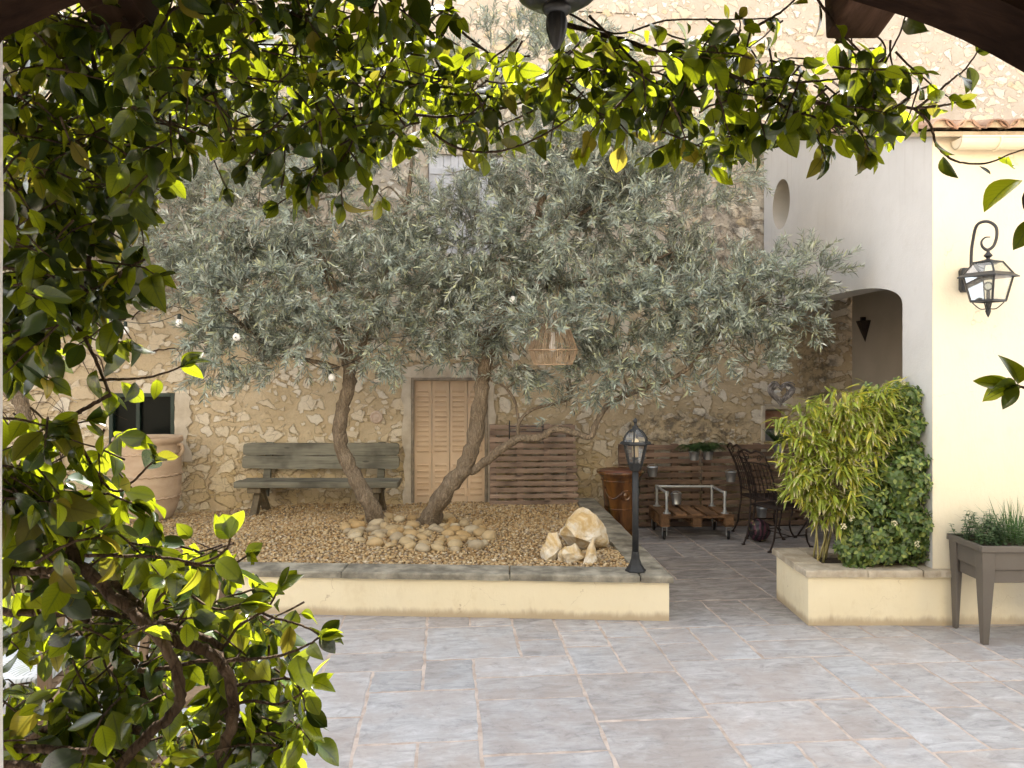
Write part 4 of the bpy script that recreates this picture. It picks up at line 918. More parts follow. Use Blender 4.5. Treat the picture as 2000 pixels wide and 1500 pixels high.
# iron chairs and mosaic table
def iron_chair(label, loc, rz):
    c = thing('iron_chair', label, 'chair', loc, rz, 'iron bistro chairs round the small table'); tb = lambda m, p, r_=.009, k=5: m.tube(smooth_path(p, k), r_, 7)
    wd = .21; m = MB()
    m.tube([(-.22,-wd,.46),(.22,-wd*1.05,.46),(.24,wd*1.05,.46),(-.22,wd,.46)], .010, 7, closed=True)
    for k in range(7): y = -wd+.03+(2*wd-.06)*k/6; m.tube([(-.21, y, .462), (.21, y*1.05, .462)], .008, 6)
    m.build('seat', m_brownmetal, c, world=False, smooth=True)
    for sg in (-1, 1):
        m = MB(); tb(m, [(-.22,sg*wd,.46),(-.24,sg*wd,.30),(-.27,sg*wd,.12),(-.33,sg*wd,.0)], .011); tb(m, [(-.35,sg*wd,.006),(-.31,sg*wd,.006)], .014); m.build('leg', m_brownmetal, c, world=False, smooth=True)
        m = MB(); tb(m, [(.20,sg*wd,.46),(.235,sg*wd,.33),(.20,sg*wd,.18),(.22,sg*wd,.07),(.27,sg*wd,.0)], .011); tb(m, [(.25,sg*wd,.006),(.29,sg*wd,.006)], .014); m.build('leg', m_brownmetal, c, world=False, smooth=True)
        m = MB(); tb(m, [(-.22,sg*wd,.46),(-.235,sg*wd,.62),(-.30,sg*wd,.85),(-.40,sg*wd*1.02,1.06)], .011); m.build('back_post', m_brownmetal, c, world=False, smooth=True)
    m = MB(); m.tube([(-.245,-wd,.15),(.205,-wd,.15)], .007, 6); m.tube([(-.245,wd,.15),(.205,wd,.15)], .007, 6); m.tube([(-.02,-wd,.15),(-.02,wd,.15)], .007, 6); m.build('stretcher', m_brownmetal, c, world=False, smooth=True)
    m = MB(); tb(m, [(-.40,-wd*1.02,1.06),(-.405,-wd*.5,1.10),(-.41,0,1.075),(-.405,wd*.5,1.10),(-.40,wd*1.02,1.06)], .013); tb(m, [(-.345,-wd,.94),(-.345,0,.96),(-.345,wd,.94)], .008)
    for k in range(6):
        y = -wd+.05+(2*wd-.10)*k/5; tb(m, [(-.228,y,.55),(-.25,y,.68),(-.30,y,.84),(-.345,y,.95)], .006)
    m.tube([(-.228,-wd,.55),(-.228,wd,.55)], .008, 6)
    for sg in (-1, 1):
        m.tube([(-.375-.02*math.cos(a_)*0, sg*(.10+.045*(1-a_/9)*math.cos(a_)), 1.015+.045*(1-a_/9)*math.sin(a_)) for a_ in np.linspace(0, 8, 22)], .006, 5)
    m.build('backrest', m_brownmetal, c, world=False, smooth=True); return c
c1 = iron_chair('dark iron chair nearest the planter with curved back, its side to the viewer', (3.03, 8.72, 0), R(24))
c2 = dup(c1, (3.08, 9.32, 0), R(6), 'dark iron chair half hidden behind the nearer iron chair')
tb_ = thing('bistro_table', 'small round table with white top mostly hidden behind bamboo', 'table', (3.64, 9.08, 0))
MB().lathe([(0,.775),(.34,.775),(.35,.78),(.35,.795),(.34,.80),(0,.80)], 40).build('tabletop', m_white, tb_, world=False)
MB().tube([(.352*math.cos(2*math.pi*k/40), .352*math.sin(2*math.pi*k/40), .786) for k in range(40)], .008, 6, closed=True).build('rim', m_brownmetal, tb_, world=False, smooth=True)
for k in range(3):
    a = 2*math.pi*k/3+.4; d = Vector((math.cos(a), math.sin(a), 0)); m = MB(); m.tube(smooth_path([d*.22+Vector((0,0,.775)), d*.10+Vector((0,0,.55)), d*.07+Vector((0,0,.35)), d*.26+Vector((0,0,.0))], 5), .011, 7); m.build('leg', m_brownmetal, tb_, world=False, smooth=True)

# wicker heart
hp_ = Vector((px2(1525, 9.4), 9.4, pz2(770, 9.4))); hw = thing('wicker_heart', 'grey woven wicker heart wreath with little white hearts hanging from olive branch', 'wreath', tuple(hp_))
def heart(t_, sc): return Vector((16*math.sin(t_)**3, 0, 13*math.cos(t_)-5*math.cos(2*t_)-2*math.cos(3*t_)-math.cos(4*t_)+2.5))*sc/16
m = MB(); rh = random.Random(3)
for k in range(34):
    s0 = .088+.085*rh.random(); ph = rh.uniform(0, 6.28); pts = []
    a0 = rh.uniform(0, 6.28); ln = rh.uniform(2.5, 6)
    for q in range(26):
        a = a0+ln*q/25; pts.append(heart(a, s0+.016*math.sin(3*a+ph))+Vector((0, rh.uniform(-.003, .003)+.025*math.sin(5*a+ph), 0)))
    m.tube(pts, .0072, 5)
m.build('woven_ring', m_wicker, hw, world=False, smooth=True)
for dx, dz in ((.075, .075), (-.075, .03), (.03, -.125), (.0, .0)):
    m = MB(); n = 24; poly = [(heart(2*math.pi*k/n, .024 if dx else .018).x+dx*(1.0 if dx else 1), heart(2*math.pi*k/n, .024 if dx else .018).z+dz) for k in range(n)]
    if not dx: poly = [(a-.035, b+.035) for a, b in poly]
    m.prism(poly, .008, lambda u, v, t_: (u, -.05+t_, v)); m.build('small_heart', m_white, hw, world=False, fix=True)
m = MB(); m.tube([(0,0,.11),(0,-.02,.35)], .006, 6); m.tube([(-.012,0,.11),(.004,-.03,.34)], .005, 6); m.build('cord', m_rope, hw, world=False)

# small ceramic plaque on the wall
s_w, z_w = W(735, 815); pc = Wp(s_w, .004, z_w); plq = thing('wall_plaque', 'small chipped round ceramic plaque set in the wall above bench', 'plaque', tuple(pc), w_ang)
Mx = Matrix.Rotation(R(90), 4, 'X'); MB().lathe([(.0,.022),(.035,.02),(.05,.012),(.058,.022),(.072,.018),(.08,0)], 24, M=Mx).build('disc', simple('pink_ceramic', (.55, .42, .33), (.66, .54, .44), ns=16, rough=.6, bump=.6), plq, world=False, smooth=True)

# wall lantern on the cream front
wl_ = thing('wall_lantern', 'black wrought iron wall lantern with scroll arm on the cream wall', 'wall lamp', (3.63, AY, 2.6))
lx, ly = px2(1930, 5.72), 5.72; zz = lambda py, Y=5.72: pz2(py, Y)
bx_ = px2(1886, 6.0); m = MB(); zc = zz(547, 6.0); hh = .095; ww = .042; ch = .022
poly = [(bx_-ww, zc-hh+ch), (bx_-ww+ch*.6, zc-hh), (bx_+ww-ch*.6, zc-hh), (bx_+ww, zc-hh+ch), (bx_+ww, zc+hh-ch), (bx_+ww-ch*.6, zc+hh), (bx_-ww+ch*.6, zc+hh), (bx_-ww, zc+hh-ch)]
m.prism(poly, .05, lambda u, v, t_: (u, AY-.001-t_, v)); m.build('backplate', m_black, wl_, bevel=.006, fix=True)
ax_ = px2(1897, 5.86); ya = 5.86
pth = smooth_path([(ax_+.03, 5.78, zz(585, 5.8)), (ax_, ya, zz(580, ya)), (ax_, ya, zz(555, ya)), (ax_, ya, zz(500, ya)), (ax_+.004, ya-.015, zz(470, ya)), (px2(1908, 5.80), 5.80, zz(440, 5.80)), (px2(1927, 5.75), 5.75, zz(431)), (px2(1944, 5.71), 5.71, zz(442)), (px2(1947, 5.70), 5.70, zz(460)), (px2(1941, 5.71), 5.71, zz(480)), (px2(1929, 5.72), 5.72, zz(488)), (px2(1919, 5.72), 5.72, zz(482)), (px2(1917, 5.72), 5.72, zz(472)), (px2(1924, 5.72), 5.72, zz(464)), (px2(1934, 5.72), 5.72, zz(463))], 5)
nP = len(pth); m = MB(); m.tube(pth, [.0115 if k < nP*.72 else .0115-.008*(k-nP*.72)/(nP*.28) for k in range(nP)], 8)
m.tube([(ax_, ya, zz(547, ya)), (bx_, AY-.05, zz(547, 6.0))], .012, 8); m.build('scroll_arm', m_black, wl_, smooth=True)
zt_, ze, zb_ = zz(508), zz(537), zz(588)
def sq(r_, z, k): a = math.pi/2*k+R(45)+R(26); return Vector((lx+r_*math.cos(a), ly+r_*math.sin(a), z))
m = MB()
m.lathe([(.010,zz(488)),(.012,zz(493)),(.028,zz(498)),(.030,zz(500)),(.012,zz(504)),(.014,zz(508)),(.06,zz(513)),(.062,zz(516)),(0,zz(516))], 12, (lx, ly, 0))
m.lathe([(.0,zb_-.002),(.016,zb_-.004),(.017,zb_-.03),(.012,zb_-.05),(.020,zb_-.075),(.012,zb_-.1),(0,zb_-.125)], 12, (lx, ly, 0))
Rt, Re, Rb = .095, .205, .115
for k in range(4):
    m.beam(sq(Rt, zt_-.015, k), sq(.165, ze+.005, k), .011, .011); m.beam(sq(.165, ze, k), sq(Rb, zb_, k), .013, .013)
    m.beam(sq(Rb, zb_, k), sq(Rb, zb_, k+1), .012, .016); m.beam(sq(Rt, zt_-.015, k), sq(Rt, zt_-.015, k+1), .012, .010)
    a_, b_ = sq(Rb*.9, zb_-.01, k), Vector((lx, ly, zb_-.055)); m.tube(smooth_path([a_, (a_+b_)/2+Vector((0,0,-.025)), b_], 4), .0045, 5)
# flat skirt roof between the two glazed parts
n_ = 4; vs = [sq(.155, ze+.016, k) for k in range(4)]+[sq(Re, ze-.012, k) for k in range(4)]+[sq(Re, ze-.02, k) for k in range(4)]+[sq(.155, ze-.004, k) for k in range(4)]
m.add(vs, [(i*4+k, i*4+(k+1) % 4, (i+1)*4+(k+1) % 4, (i+1)*4+k) for i in range(3) for k in range(4)])
m.add([sq(Rt, zt_-.014, k) for k in range(4)]+[(lx, ly, zt_+.012)], [(k, (k+1) % 4, 4) for k in range(4)])
m.build('cage', m_black, wl_)
g_ = MB(); g_.add([sq(Rb*.97, zb_+.006, k) for k in range(4)]+[sq(.158, ze-.004, k) for k in range(4)], [(k, (k+1) % 4, 4+(k+1) % 4, 4+k) for k in range(4)])
g_.add([sq(.15, ze+.018, k) for k in range(4)]+[sq(Rt*.97, zt_-.018, k) for k in range(4)], [(k, (k+1) % 4, 4+(k+1) % 4, 4+k) for k in range(4)]); g_.build('glass', m_glass, wl_)
MB().lathe([(.012,zb_),(.012,zb_+.075),(0,zb_+.075)], 12, (lx, ly, 0)).build('bulb_holder', m_black, wl_, smooth=True)
zq = zb_+.11; MB().lathe([(.011,zq-.035)]+[(.034*math.sin(math.pi*k/12), zq-.034*math.cos(math.pi*k/12)) for k in range(2, 13)], 18, (lx, ly, 0)).build('bulb', m_glass, wl_, smooth=True)

# herb trough on legs
ht = thing('herb_trough', 'taupe plastic raised herb trough on four tapering legs by the cream wall', 'planter', (3.40, 5.55, 0))
hx0, hx1, hy0, hy1, hz = 3.405, 4.24, 5.56, 5.99, .722
m = MB(); hb_ = .30
m.box((hx0+.015, hy0+.015, hz-.05-.13), (hx1-.015, hy1-.015, hz-.04)); m.box((hx0+.035, hy0+.032, hz-.275), (hx1-.035, hy1-.032, hz-.181))
m.box((hx0+.05, hy0+.012, hz-.135), (hx1-.05, hy0+.0145, hz-.07)) if 0 else None
m.build('tub', m_taupe, ht, bevel=.006)
m = MB()
for a, b in (((hx0-.012, hy0-.012, hz-.045), (hx1+.012, hy0+.02, hz)), ((hx0-.012, hy1-.02, hz-.045), (hx1+.012, hy1+.012, hz)), ((hx0-.012, hy0+.0205, hz-.045), (hx0+.02, hy1-.0205, hz)), ((hx1-.02, hy0+.0205, hz-.045), (hx1+.012, hy1-.0205, hz))): m.box(a, b)
m.build('rim', m_taupe, ht, bevel=.005)
for X, sx in ((hx0, 1), (hx1, -1)):
    for Y_, sy in ((hy0, 1), (hy1, -1)):
        m = MB(); top, bot = .085, .042; zt_ = hz-.046
        def corner(wd, z, o): return [(X+sx*o, Y_+sy*o, z), (X+sx*(o+wd), Y_+sy*o, z), (X+sx*(o+wd), Y_+sy*(o+.02), z), (X+sx*(o+.02), Y_+sy*(o+.02), z), (X+sx*(o+.02), Y_+sy*(o+wd), z), (X+sx*o, Y_+sy*(o+wd), z)]
        m.add(corner(bot, 0, .018)+corner(top, hz-.27, .008)+corner(top+.01, zt_, .0), [tuple(range(6)), tuple(range(17, 11, -1))]+[(i*6+k, i*6+(k+1) % 6, (i+1)*6+(k+1) % 6, (i+1)*6+k) for i in range(2) for k in range(6)])
        m.build('leg', m_taupe, ht, bevel=.004, fix=True)
MB().add([(hx0+.01,hy0+.01,hz-.03),(hx1-.01,hy0+.01,hz-.03),(hx1-.01,hy1-.01,hz-.03),(hx0+.01,hy1-.01,hz-.03)], [(0,1,2,3)]).build('soil', m_soil, ht)
lt_small = [leaf_template(3, .62, .2, .2), leaf_template(3, .56, .3, .35)]
def herb(label, xr_, n, hmax, seed, name='herb_plant'):
    rr = random.Random(seed); h_ = thing(name, label, 'herb', (sum(xr_)/2, (hy0+hy1)/2, hz-.03)); pos = []; di = []; no = []; sz = []; m = MB()
    for k in range(n):
        b = Vector((rr.uniform(*xr_), rr.uniform(hy0+.04, hy1-.04), hz-.03)); l = hmax*rr.uniform(.45, 1.05); tilt = Vector((rr.uniform(-.35, .35), rr.uniform(-.45, .3), 1)).normalized()
        pts = [b+tilt*l*q/6+Vector((rr.uniform(-.006, .006), rr.uniform(-.006, .006), 0)) for q in range(7)]; m.tube(pts, .0018, 4)
        for q in range(1, 7):
            a = rr.uniform(0, 3.14)+q*1.57
            for sg in (0, math.pi):
                d = Vector((math.cos(a+sg), math.sin(a+sg), rr.uniform(.0, .5))); pos.append(pts[q]); di.append(d); no.append(Vector((0,0,1))-.4*d); sz.append(rr.uniform(.032, .052)*(1-.35*(q == 6)))
    scatter('foliage', lt_small, pos, di, no, sz, m_mint, h_); m.build('stem', m_mint, h_)
herb('bushy mint with a tall shoot at left end of the herb trough', (hx0+.02, hx0+.34), 60, .23, 4)
herb('low leafy herb right of the chives in the trough', (hx0+.42, hx1-.04), 80, .19, 5)
pos = []; di = []; no = []; sz = []; rr = random.Random(8); ch_ = thing('chives', 'clump of thin upright chives in the middle of the herb trough', 'herb', (hx0+.38, 5.76, hz-.03))
for k in range(130):
    a = rr.uniform(0, 6.28); r_ = rr.uniform(0, .085); lean = rr.uniform(.05, .55); pos.append((hx0+.36+r_*math.cos(a)*1.3, 5.76+r_*math.sin(a), hz-.03)); di.append((math.cos(a)*lean, math.sin(a)*lean*.6, 1)); no.append((rr.uniform(-1,1), -1, .3)); sz.append(rr.uniform(.16, .37))
scatter('blades', [leaf_template(6, .018, .3, .25), leaf_template(6, .016, .3, -.2), leaf_template(6, .014, .3, .5)], pos, di, no, sz, m_chive, ch_)
# ------------------------------------------------------------------ bamboo and shrub in the planter
def rvec(rr): 
    while True:
        v = Vector((rr.uniform(-1,1), rr.uniform(-1,1), rr.uniform(-1,1)))
        if .05 < v.length < 1: return v.normalized()
rr = random.Random(31)
bam = thing('bamboo', 'yellow green bamboo with drooping straw tipped leaves in the planter', 'bamboo', (2.62, 6.38, .4))
culm = MB(); pos = []; di = []; no = []; sz = []
tips = []
for k in range(10):
    b = Vector((2.50+rr.uniform(0, .26), 6.25+rr.uniform(0, .3), .4)); top = b+Vector((rr.uniform(-.28, .42), rr.uniform(-.22, .16), rr.uniform(.7, 1.2)))
    pts = [b+(top-b)*q/8+Vector((rr.uniform(-.01,.01), rr.uniform(-.01,.01), 0))*q/4 for q in range(9)]; culm.tube(pts, [.008-.0006*q for q in range(9)], 6)
    tips.append(pts)
# leaf sprays: clusters hanging round the head of the clump
ell = [((1622, 870), 6.25, 95, 105, .30), ((1665, 825), 6.3, 85, 65, .28), ((1600, 920), 6.2, 75, 85, .26), ((1640, 940), 6.15, 65, 75, .26), ((1570, 870), 6.25, 50, 65, .22), ((1710, 775), 6.3, 50, 28, .2), ((1620, 1000), 6.2, 45, 50, .18), ((1820, 770), 6.45, 30, 25, .15), ((1825, 960), 6.35, 30, 40, .12), ((1530, 830), 6.3, 22, 14, .08), ((1640, 795), 6.25, 70, 45, .22), ((1570, 930), 6.15, 45, 50, .18)]
wts = [24, 20, 12, 14, 12, 8, 4, 4, 5, 2, 10, 8]
for (c, Y0, rx, rz, ry), wt in zip(ell, wts):
    C0 = P(*c, Y0)
    for k in range(int(wt*4.2)):
        d = rvec(rr)
        if d.y > .35: d.y *= -1
        q = rr.uniform(.55, 1.03); p = C0+Vector((d.x*rx/F*Y0*q, d.y*ry*q, d.z*rz/F*Y0*q))
        if p.x > AX-.03 and p.y > AY: p.x = AX-.03-rr.uniform(0, .1)
        src = min((t_[5] for t_ in tips), key=lambda a: (a-p).length); culm.tube([src+(p-src)*.45, p], .0022, 4)
        out = (Vector((d.x, d.y-.3, .1))).normalized(); nl = rr.randint(5, 9)
        for i in range(nl):
            a = rr.uniform(-1.1, 1.1); e = Vector((out.x*math.cos(a)-out.y*math.sin(a), out.x*math.sin(a)+out.y*math.cos(a), 0)).normalized()
            dd = e*rr.uniform(.4, 1)+Vector((0, 0, rr.uniform(-1.1, .4))); pos.append(p+rvec(rr)*.02); di.append(dd); no.append(Vector((0,0,1))+e*.8+rvec(rr)*.4); sz.append(rr.uniform(.085, .15))
scatter('foliage', [leaf_template(5, .17, .25, .12, .35, .7), leaf_template(5, .15, .3, .3, .35, .7), leaf_template(5, .16, .2, .0, .35, .7)], pos, di, no, sz, m_bamboo, bam)
culm.build('culm', simple('bamboo_culm', (.30, .26, .09), (.42, .36, .15), rough=.5), bam, smooth=True)

shr = thing('evergreen_shrub', 'dense dark evergreen shrub with oval leaves and cream flower heads beside bamboo', 'shrub', (2.98, 6.38, .4))
pos = []; di = []; no = []; sz = []; stem = MB(); fl_p = []
ell = [((1775, 820), 6.33, 75, 75, .26), ((1765, 930), 6.2, 75, 90, .26), ((1790, 1030), 6.25, 75, 72, .28), ((1700, 1030), 6.22, 78, 70, .27), ((1805, 880), 6.35, 52, 90, .25), ((1660, 1050), 6.2, 40, 40, .16), ((1800, 770), 6.42, 48, 34, .2), ((1830, 1050), 6.2, 35, 45, .18), ((1740, 1075), 6.12, 85, 28, .12), ((1755, 778), 6.35, 80, 36, .24), ((1838, 820), 6.3, 20, 60, .15), ((1668, 1085), 6.12, 45, 24, .1), ((1700, 970), 6.12, 60, 50, .15)]
for (c, Y0, rx, rz, ry), wt in zip(ell, [120, 150, 120, 120, 80, 36, 40, 36, 50, 60, 26, 26, 40]):
    C0 = P(*c, Y0)
    for k in range(wt):
        d = rvec(rr)
        if d.y > .2 and rr.random() < .7: d.y *= -1
        q = rr.uniform(.55, 1.02)*(1+.12*math.sin(d.x*7+d.z*9)); p = C0+Vector((d.x*rx/F*Y0*q, d.y*ry*q, d.z*rz/F*Y0*q))
        if p.x > AX-.02 and p.y > AY-.06: p.x = AX-.02-rr.uniform(0, .12)
        if p.z < .45: p.z = .45+rr.uniform(0, .08); 
        stem.tube([C0+(p-C0)*.5, p], .0022, 4)
        ax_d = (d+Vector((0, -.25, .35))+rvec(rr)*.4).normalized(); u = ax_d.orthogonal().normalized(); v = ax_d.cross(u); a0 = rr.uniform(0, 6.28); l0 = rr.uniform(.042, .07)
        for lv in range(3):
            for i in range(4 if lv else 3):
                a = a0+lv*.8+i*2*math.pi/(4 if lv else 3); e = u*math.cos(a)+v*math.sin(a)
                pos.append(p-ax_d*.018*lv); di.append(e+ax_d*(.7-.45*lv)+Vector((0,0,-.15))); no.append(ax_d-e*.3); sz.append(l0*(.7+.25*lv))
        if rr.random() < .012 and d.y < -.4: fl_p.append(p+ax_d*.02)
fl_p += [P(1663, 1012, 5.98), P(1647, 1028, 5.98), P(1672, 905, 6.0)]
scatter('foliage', [leaf_template(4, .58, .22, .2), leaf_template(4, .52, .3, .35), leaf_template(4, .6, .12, .1)], pos, di, no, sz, m_shrub, shr)
for k in range(5): stem.tube(smooth_path([(2.85+.09*k, 6.3+.03*k, .4), (2.84+.1*k, 6.3, .7), (2.8+.1*k, 6.28, 1.1)], 4), lerp_r(.014, .007, 9), 7)
stem.build('stem', m_twig, shr)
m = MB()
for p in fl_p:
    for k in range(16):
        c = p+rvec(rr)*.022; m.lathe([(0,-.006),(.006,-.002),(.005,.004),(0,.006)], 6, c)
m.build('flower_head', simple('cream_petal', (.62, .56, .34), (.74, .70, .5), rough=.7), shr)

# ------------------------------------------------------------------ olive trees
lt_ol = [diamond(.20, .05), diamond(.17, -.06), diamond(.22, .1)]
def olive(label, base, limbs, crown, seed, extra=0):
    rr = random.Random(seed); T = thing('olive_tree', label, 'tree', tuple(base), 0, 'olive trees')
    tk = MB(); nodes = []
    for i, (pts, ra, rb) in enumerate(limbs):
        sp_ = smooth_path(pts, 6); n = len(sp_); rad = [(ra+(rb-ra)*(q/(n-1))**.85)*(1+.07*math.sin(q*1.9+seed+i)+rr.uniform(-.05, .05)) for q in range(n)]
        if i == 0: rad = [r_*(1+.55*max(0, 1-q/6)**2) for q, r_ in enumerate(rad)]
        sp_ = [p+Vector((rr.uniform(-1,1), rr.uniform(-1,1), rr.uniform(-1,1)))*rad[q]*.10 for q, p in enumerate(sp_)]
        m = MB(); m.tube(sp_, rad, 16 if ra > .05 else 10, wob=.10)
        if i == 0: tr_o = m.build('trunk', m_bark, T, smooth=True)
        else: m.build('branch', m_bark, T, smooth=True)
        nodes += [p for q, p in enumerate(sp_) if q > n*.45 or i > 1]
    pos = []; di = []; no = []; sz = []; tw = MB()
    for (c, Y0, rx, rz, ry, nc) in crown:
        C0 = P(*c, Y0); rX = rx/F*Y0; rZ = rz/F*Y0
        # sub-branches from the nearest limb into the clump
        for k in range(max(2, nc//7)):
            d = rvec(rr); e = C0+Vector((d.x*rX, d.y*ry, d.z*rZ))*.6; s0 = min(nodes, key=lambda a: (a-e).length+rr.uniform(0, .3))
            mid = (s0+e)/2+Vector((rr.uniform(-.1,.1), rr.uniform(-.1,.1), rr.uniform(.0,.14))); sp_ = smooth_path([s0, mid, e], 5); tw.tube(sp_, lerp_r(.013, .005, len(sp_)), 6)
        for k in range(nc):
            d = rvec(rr); q = rr.random()**.45; p0 = C0+Vector((d.x*rX*q, d.y*ry*q, d.z*rZ*q)); cl = rr.uniform(.55, 1.2)
            for j in range(int(7*cl)):
                s = p0+Vector((rr.gauss(0, .07), rr.gauss(0, .07), rr.gauss(0, .06)))
                dd = (d*.7+Vector((0, -.15, .35))+rvec(rr)*.75).normalized(); L = rr.uniform(.13, .30)
                if d.z < -.25 and rr.random() < .75: dd.z = -abs(dd.z)*.8-.35; dd.normalize()
                droop = rr.uniform(.0, .5); nl = int(L/.019); u = dd.orthogonal().normalized(); v = dd.cross(u); pp = s; pts = [s]
                a0 = rr.uniform(0, 3)
                for i in range(nl):
                    g_d = (dd+Vector((0,0,-droop*i/nl))).normalized(); pp = pp+g_d*(L/nl)
                    if i % 3 == 2 or i == nl-1: pts.append(pp)
                    if i < 1: continue
                    a = a0+i*1.5708+rr.uniform(-.4, .4); l = rr.uniform(.070, .114)*(1-.3*(i/nl)**3)
                    for sg in (0, math.pi):
                        e = u*math.cos(a+sg)+v*math.sin(a+sg); pos.append(pp); di.append(e*.8+g_d*.85+rvec(rr)*.2); no.append(g_d-e*.5+rvec(rr)*.5+Vector((0,0,.5))); sz.append(l)
                pos.append(pp); di.append(g_d); no.append(u); sz.append(.045)
                tw.tube(pts, .0021, 3, cap=False)
    tw.build('twig', m_twig, T); scatter('crown', lt_ol, pos, di, no, sz, m_olive, T, smooth=False); return T, len(pos)
def pth3(l): return [P(a, b, c) for a, b, c in l]
gl = lambda px, py: (lambda g: P(px, py, g.y))(G(px, py, .37))
bL = G(742, 1024, .35)
TL, nL = olive('left leaning olive tree with a bend in its trunk before the bench', bL,
  [([bL-Vector((0,0,.08))]+pth3([(722, 985, 8.0), (690, 925, 8.0), (664, 862, 7.98), (668, 800, 7.95), (682, 752, 7.92), (678, 700, 7.9), (664, 640, 7.85)]), .088, .058),
   (pth3([(664, 640, 7.85), (650, 560, 7.8), (615, 470, 7.75), (590, 380, 7.75), (560, 260, 7.8)]), .055, .02),
   (pth3([(681, 740, 7.92), (705, 680, 7.9), (735, 590, 7.85), (775, 480, 7.85), (800, 360, 7.9), (810, 240, 7.9)]), .046, .018),
   (pth3([(660, 720, 7.9), (640, 712, 7.85), (560, 690, 7.75), (480, 640, 7.65), (430, 590, 7.6)]), .03, .012),
   (pth3([(645, 545, 7.8), (560, 490, 7.6), (470, 440, 7.6), (400, 400, 7.6)]), .03, .012)],
  [((590, 560), 7.6, 170, 110, .75, 66), ((450, 570), 7.6, 120, 110, .6, 38), ((470, 420), 7.7, 150, 110, .7, 44), ((650, 400), 7.7, 190, 130, .85, 68), ((770, 560), 7.7, 85, 120, .6, 34),
   ((430, 690), 7.5, 75, 50, .35, 12), ((610, 650), 7.5, 60, 50, .35, 12), ((760, 670), 7.7, 55, 60, .35, 14), ((700, 250), 7.8, 190, 90, .8, 40), ((520, 280), 7.8, 150, 90, .7, 24), ((520, 700), 7.5, 45, 40, .25, 6), ((350, 560), 7.6, 50, 60, .4, 10)], 5)
bR = G(832, 1022, .35)
TR, nR = olive('right olive tree leaning over the gravel with one long low side branch', bR,
  [([bR-Vector((0,0,.08))]+pth3([(862, 972, 7.95), (905, 915, 7.9), (926, 860, 7.88), (938, 780, 7.85), (950, 710, 7.85), (966, 640, 7.82)]), .098, .064),
   (pth3([(966, 640, 7.82), (992, 580, 7.8), (1022, 520, 7.78), (1040, 470, 7.75), (1056, 400, 7.75), (1088, 300, 7.8), (1100, 180, 7.85)]), .062, .02),
   (pth3([(1000, 560, 7.8), (1008, 480, 7.9), (1016, 400, 7.95), (1000, 300, 8.0), (960, 180, 8.0)]), .032, .012),
   (pth3([(920, 922, 7.9), (960, 892, 7.82), (1010, 858, 7.74), (1052, 855, 7.68), (1085, 838, 7.62), (1120, 845, 7.56), (1153, 853, 7.5), (1165, 825, 7.48), (1190, 790, 7.45), (1240, 765, 7.4), (1300, 745, 7.3), (1350, 715, 7.22), (1372, 685, 7.2), (1400, 655, 7.2), (1430, 610, 7.2)]), .046, .014),
   (pth3([(1012, 858, 7.74), (1014, 825, 7.72), (1040, 800, 7.68), (1085, 788, 7.62), (1116, 775, 7.6), (1112, 740, 7.6)]), .022, .010),
   (pth3([(1014, 828, 7.72), (1006, 785, 7.72), (985, 755, 7.75), (958, 742, 7.8), (962, 715, 7.8)]), .017, .008),
   (pth3([(1000, 570, 7.8), (1060, 560, 7.7), (1095, 552, 7.65), (1180, 540, 7.5), (1260, 515, 7.4), (1340, 480, 7.3)]), .030, .011),
   (pth3([(1042, 465, 7.75), (1130, 420, 7.65), (1210, 370, 7.6), (1290, 330, 7.55)]), .032, .012)],
  [((960, 470), 7.6, 130, 120, .7, 48), ((1130, 430), 7.5, 150, 120, .75, 58), ((1280, 420), 7.5, 140, 130, .7, 58), ((1060, 290), 7.7, 190, 100, .8, 54), ((1240, 280), 7.6, 160, 80, .7, 36), ((1010, 130), 7.9, 230, 100, .8, 54), ((1400, 330), 7.5, 60, 70, .45, 11),
   ((1350, 560), 7.2, 140, 80, .55, 42), ((1480, 560), 7.15, 100, 65, .45, 28), ((1570, 545), 7.1, 52, 40, .25, 9), ((1200, 600), 7.4, 150, 65, .55, 34), ((1060, 600), 7.5, 110, 60, .5, 22), ((920, 620), 7.7, 80, 60, .5, 18), ((900, 690), 7.8, 65, 35, .3, 10),
   ((1250, 690), 7.35, 120, 45, .35, 20), ((1180, 735), 7.4, 70, 28, .25, 8), ((1000, 715), 7.7, 45, 30, .25, 6), ((1430, 660), 7.15, 100, 40, .35, 14), ((1484, 710), 7.15, 24, 42, .14, 5), ((1560, 610), 7.1, 40, 28, .2, 4), ((1115, 790), 7.6, 20, 16, .08, 1), ((900, 400), 7.6, 110, 110, .5, 16), ((1075, 640), 6.95, 62, 20, .12, 5), ((870, 560), 7.7, 70, 90, .4, 16), ((1180, 330), 7.5, 130, 90, .5, 20)], 9)
bF = G(52, 1010, .3); 
TF, nF = olive('far left olive tree mostly hidden behind the dark climbing plant', bF,
  [([bF-Vector((0,0,.08))]+pth3([(58, 900, 8.2), (45, 800, 8.2), (25, 740, 8.2), (12, 680, 8.15), (20, 560, 8.1)]), .085, .055),
   (pth3([(20, 560, 8.1), (80, 470, 8.0), (160, 400, 7.9), (230, 330, 7.9)]), .05, .02),
   (pth3([(40, 790, 8.2), (18, 770, 8.25), (-20, 730, 8.3), (-60, 640, 8.3)]), .05, .03)],
  [((120, 400), 7.9, 160, 120, .7, 44), ((250, 300), 7.9, 130, 110, .6, 34), ((60, 250), 8, 180, 130, .7, 40), ((210, 590), 7.7, 65, 48, .3, 9), ((60, 560), 7.9, 90, 60, .4, 14), ((300, 420), 7.9, 70, 70, .4, 12), ((-100, 420), 8.1, 150, 180, .7, 30), ((330, 160), 8, 170, 90, .6, 22)], 13)
print('olive leaves', nL, nR, nF)

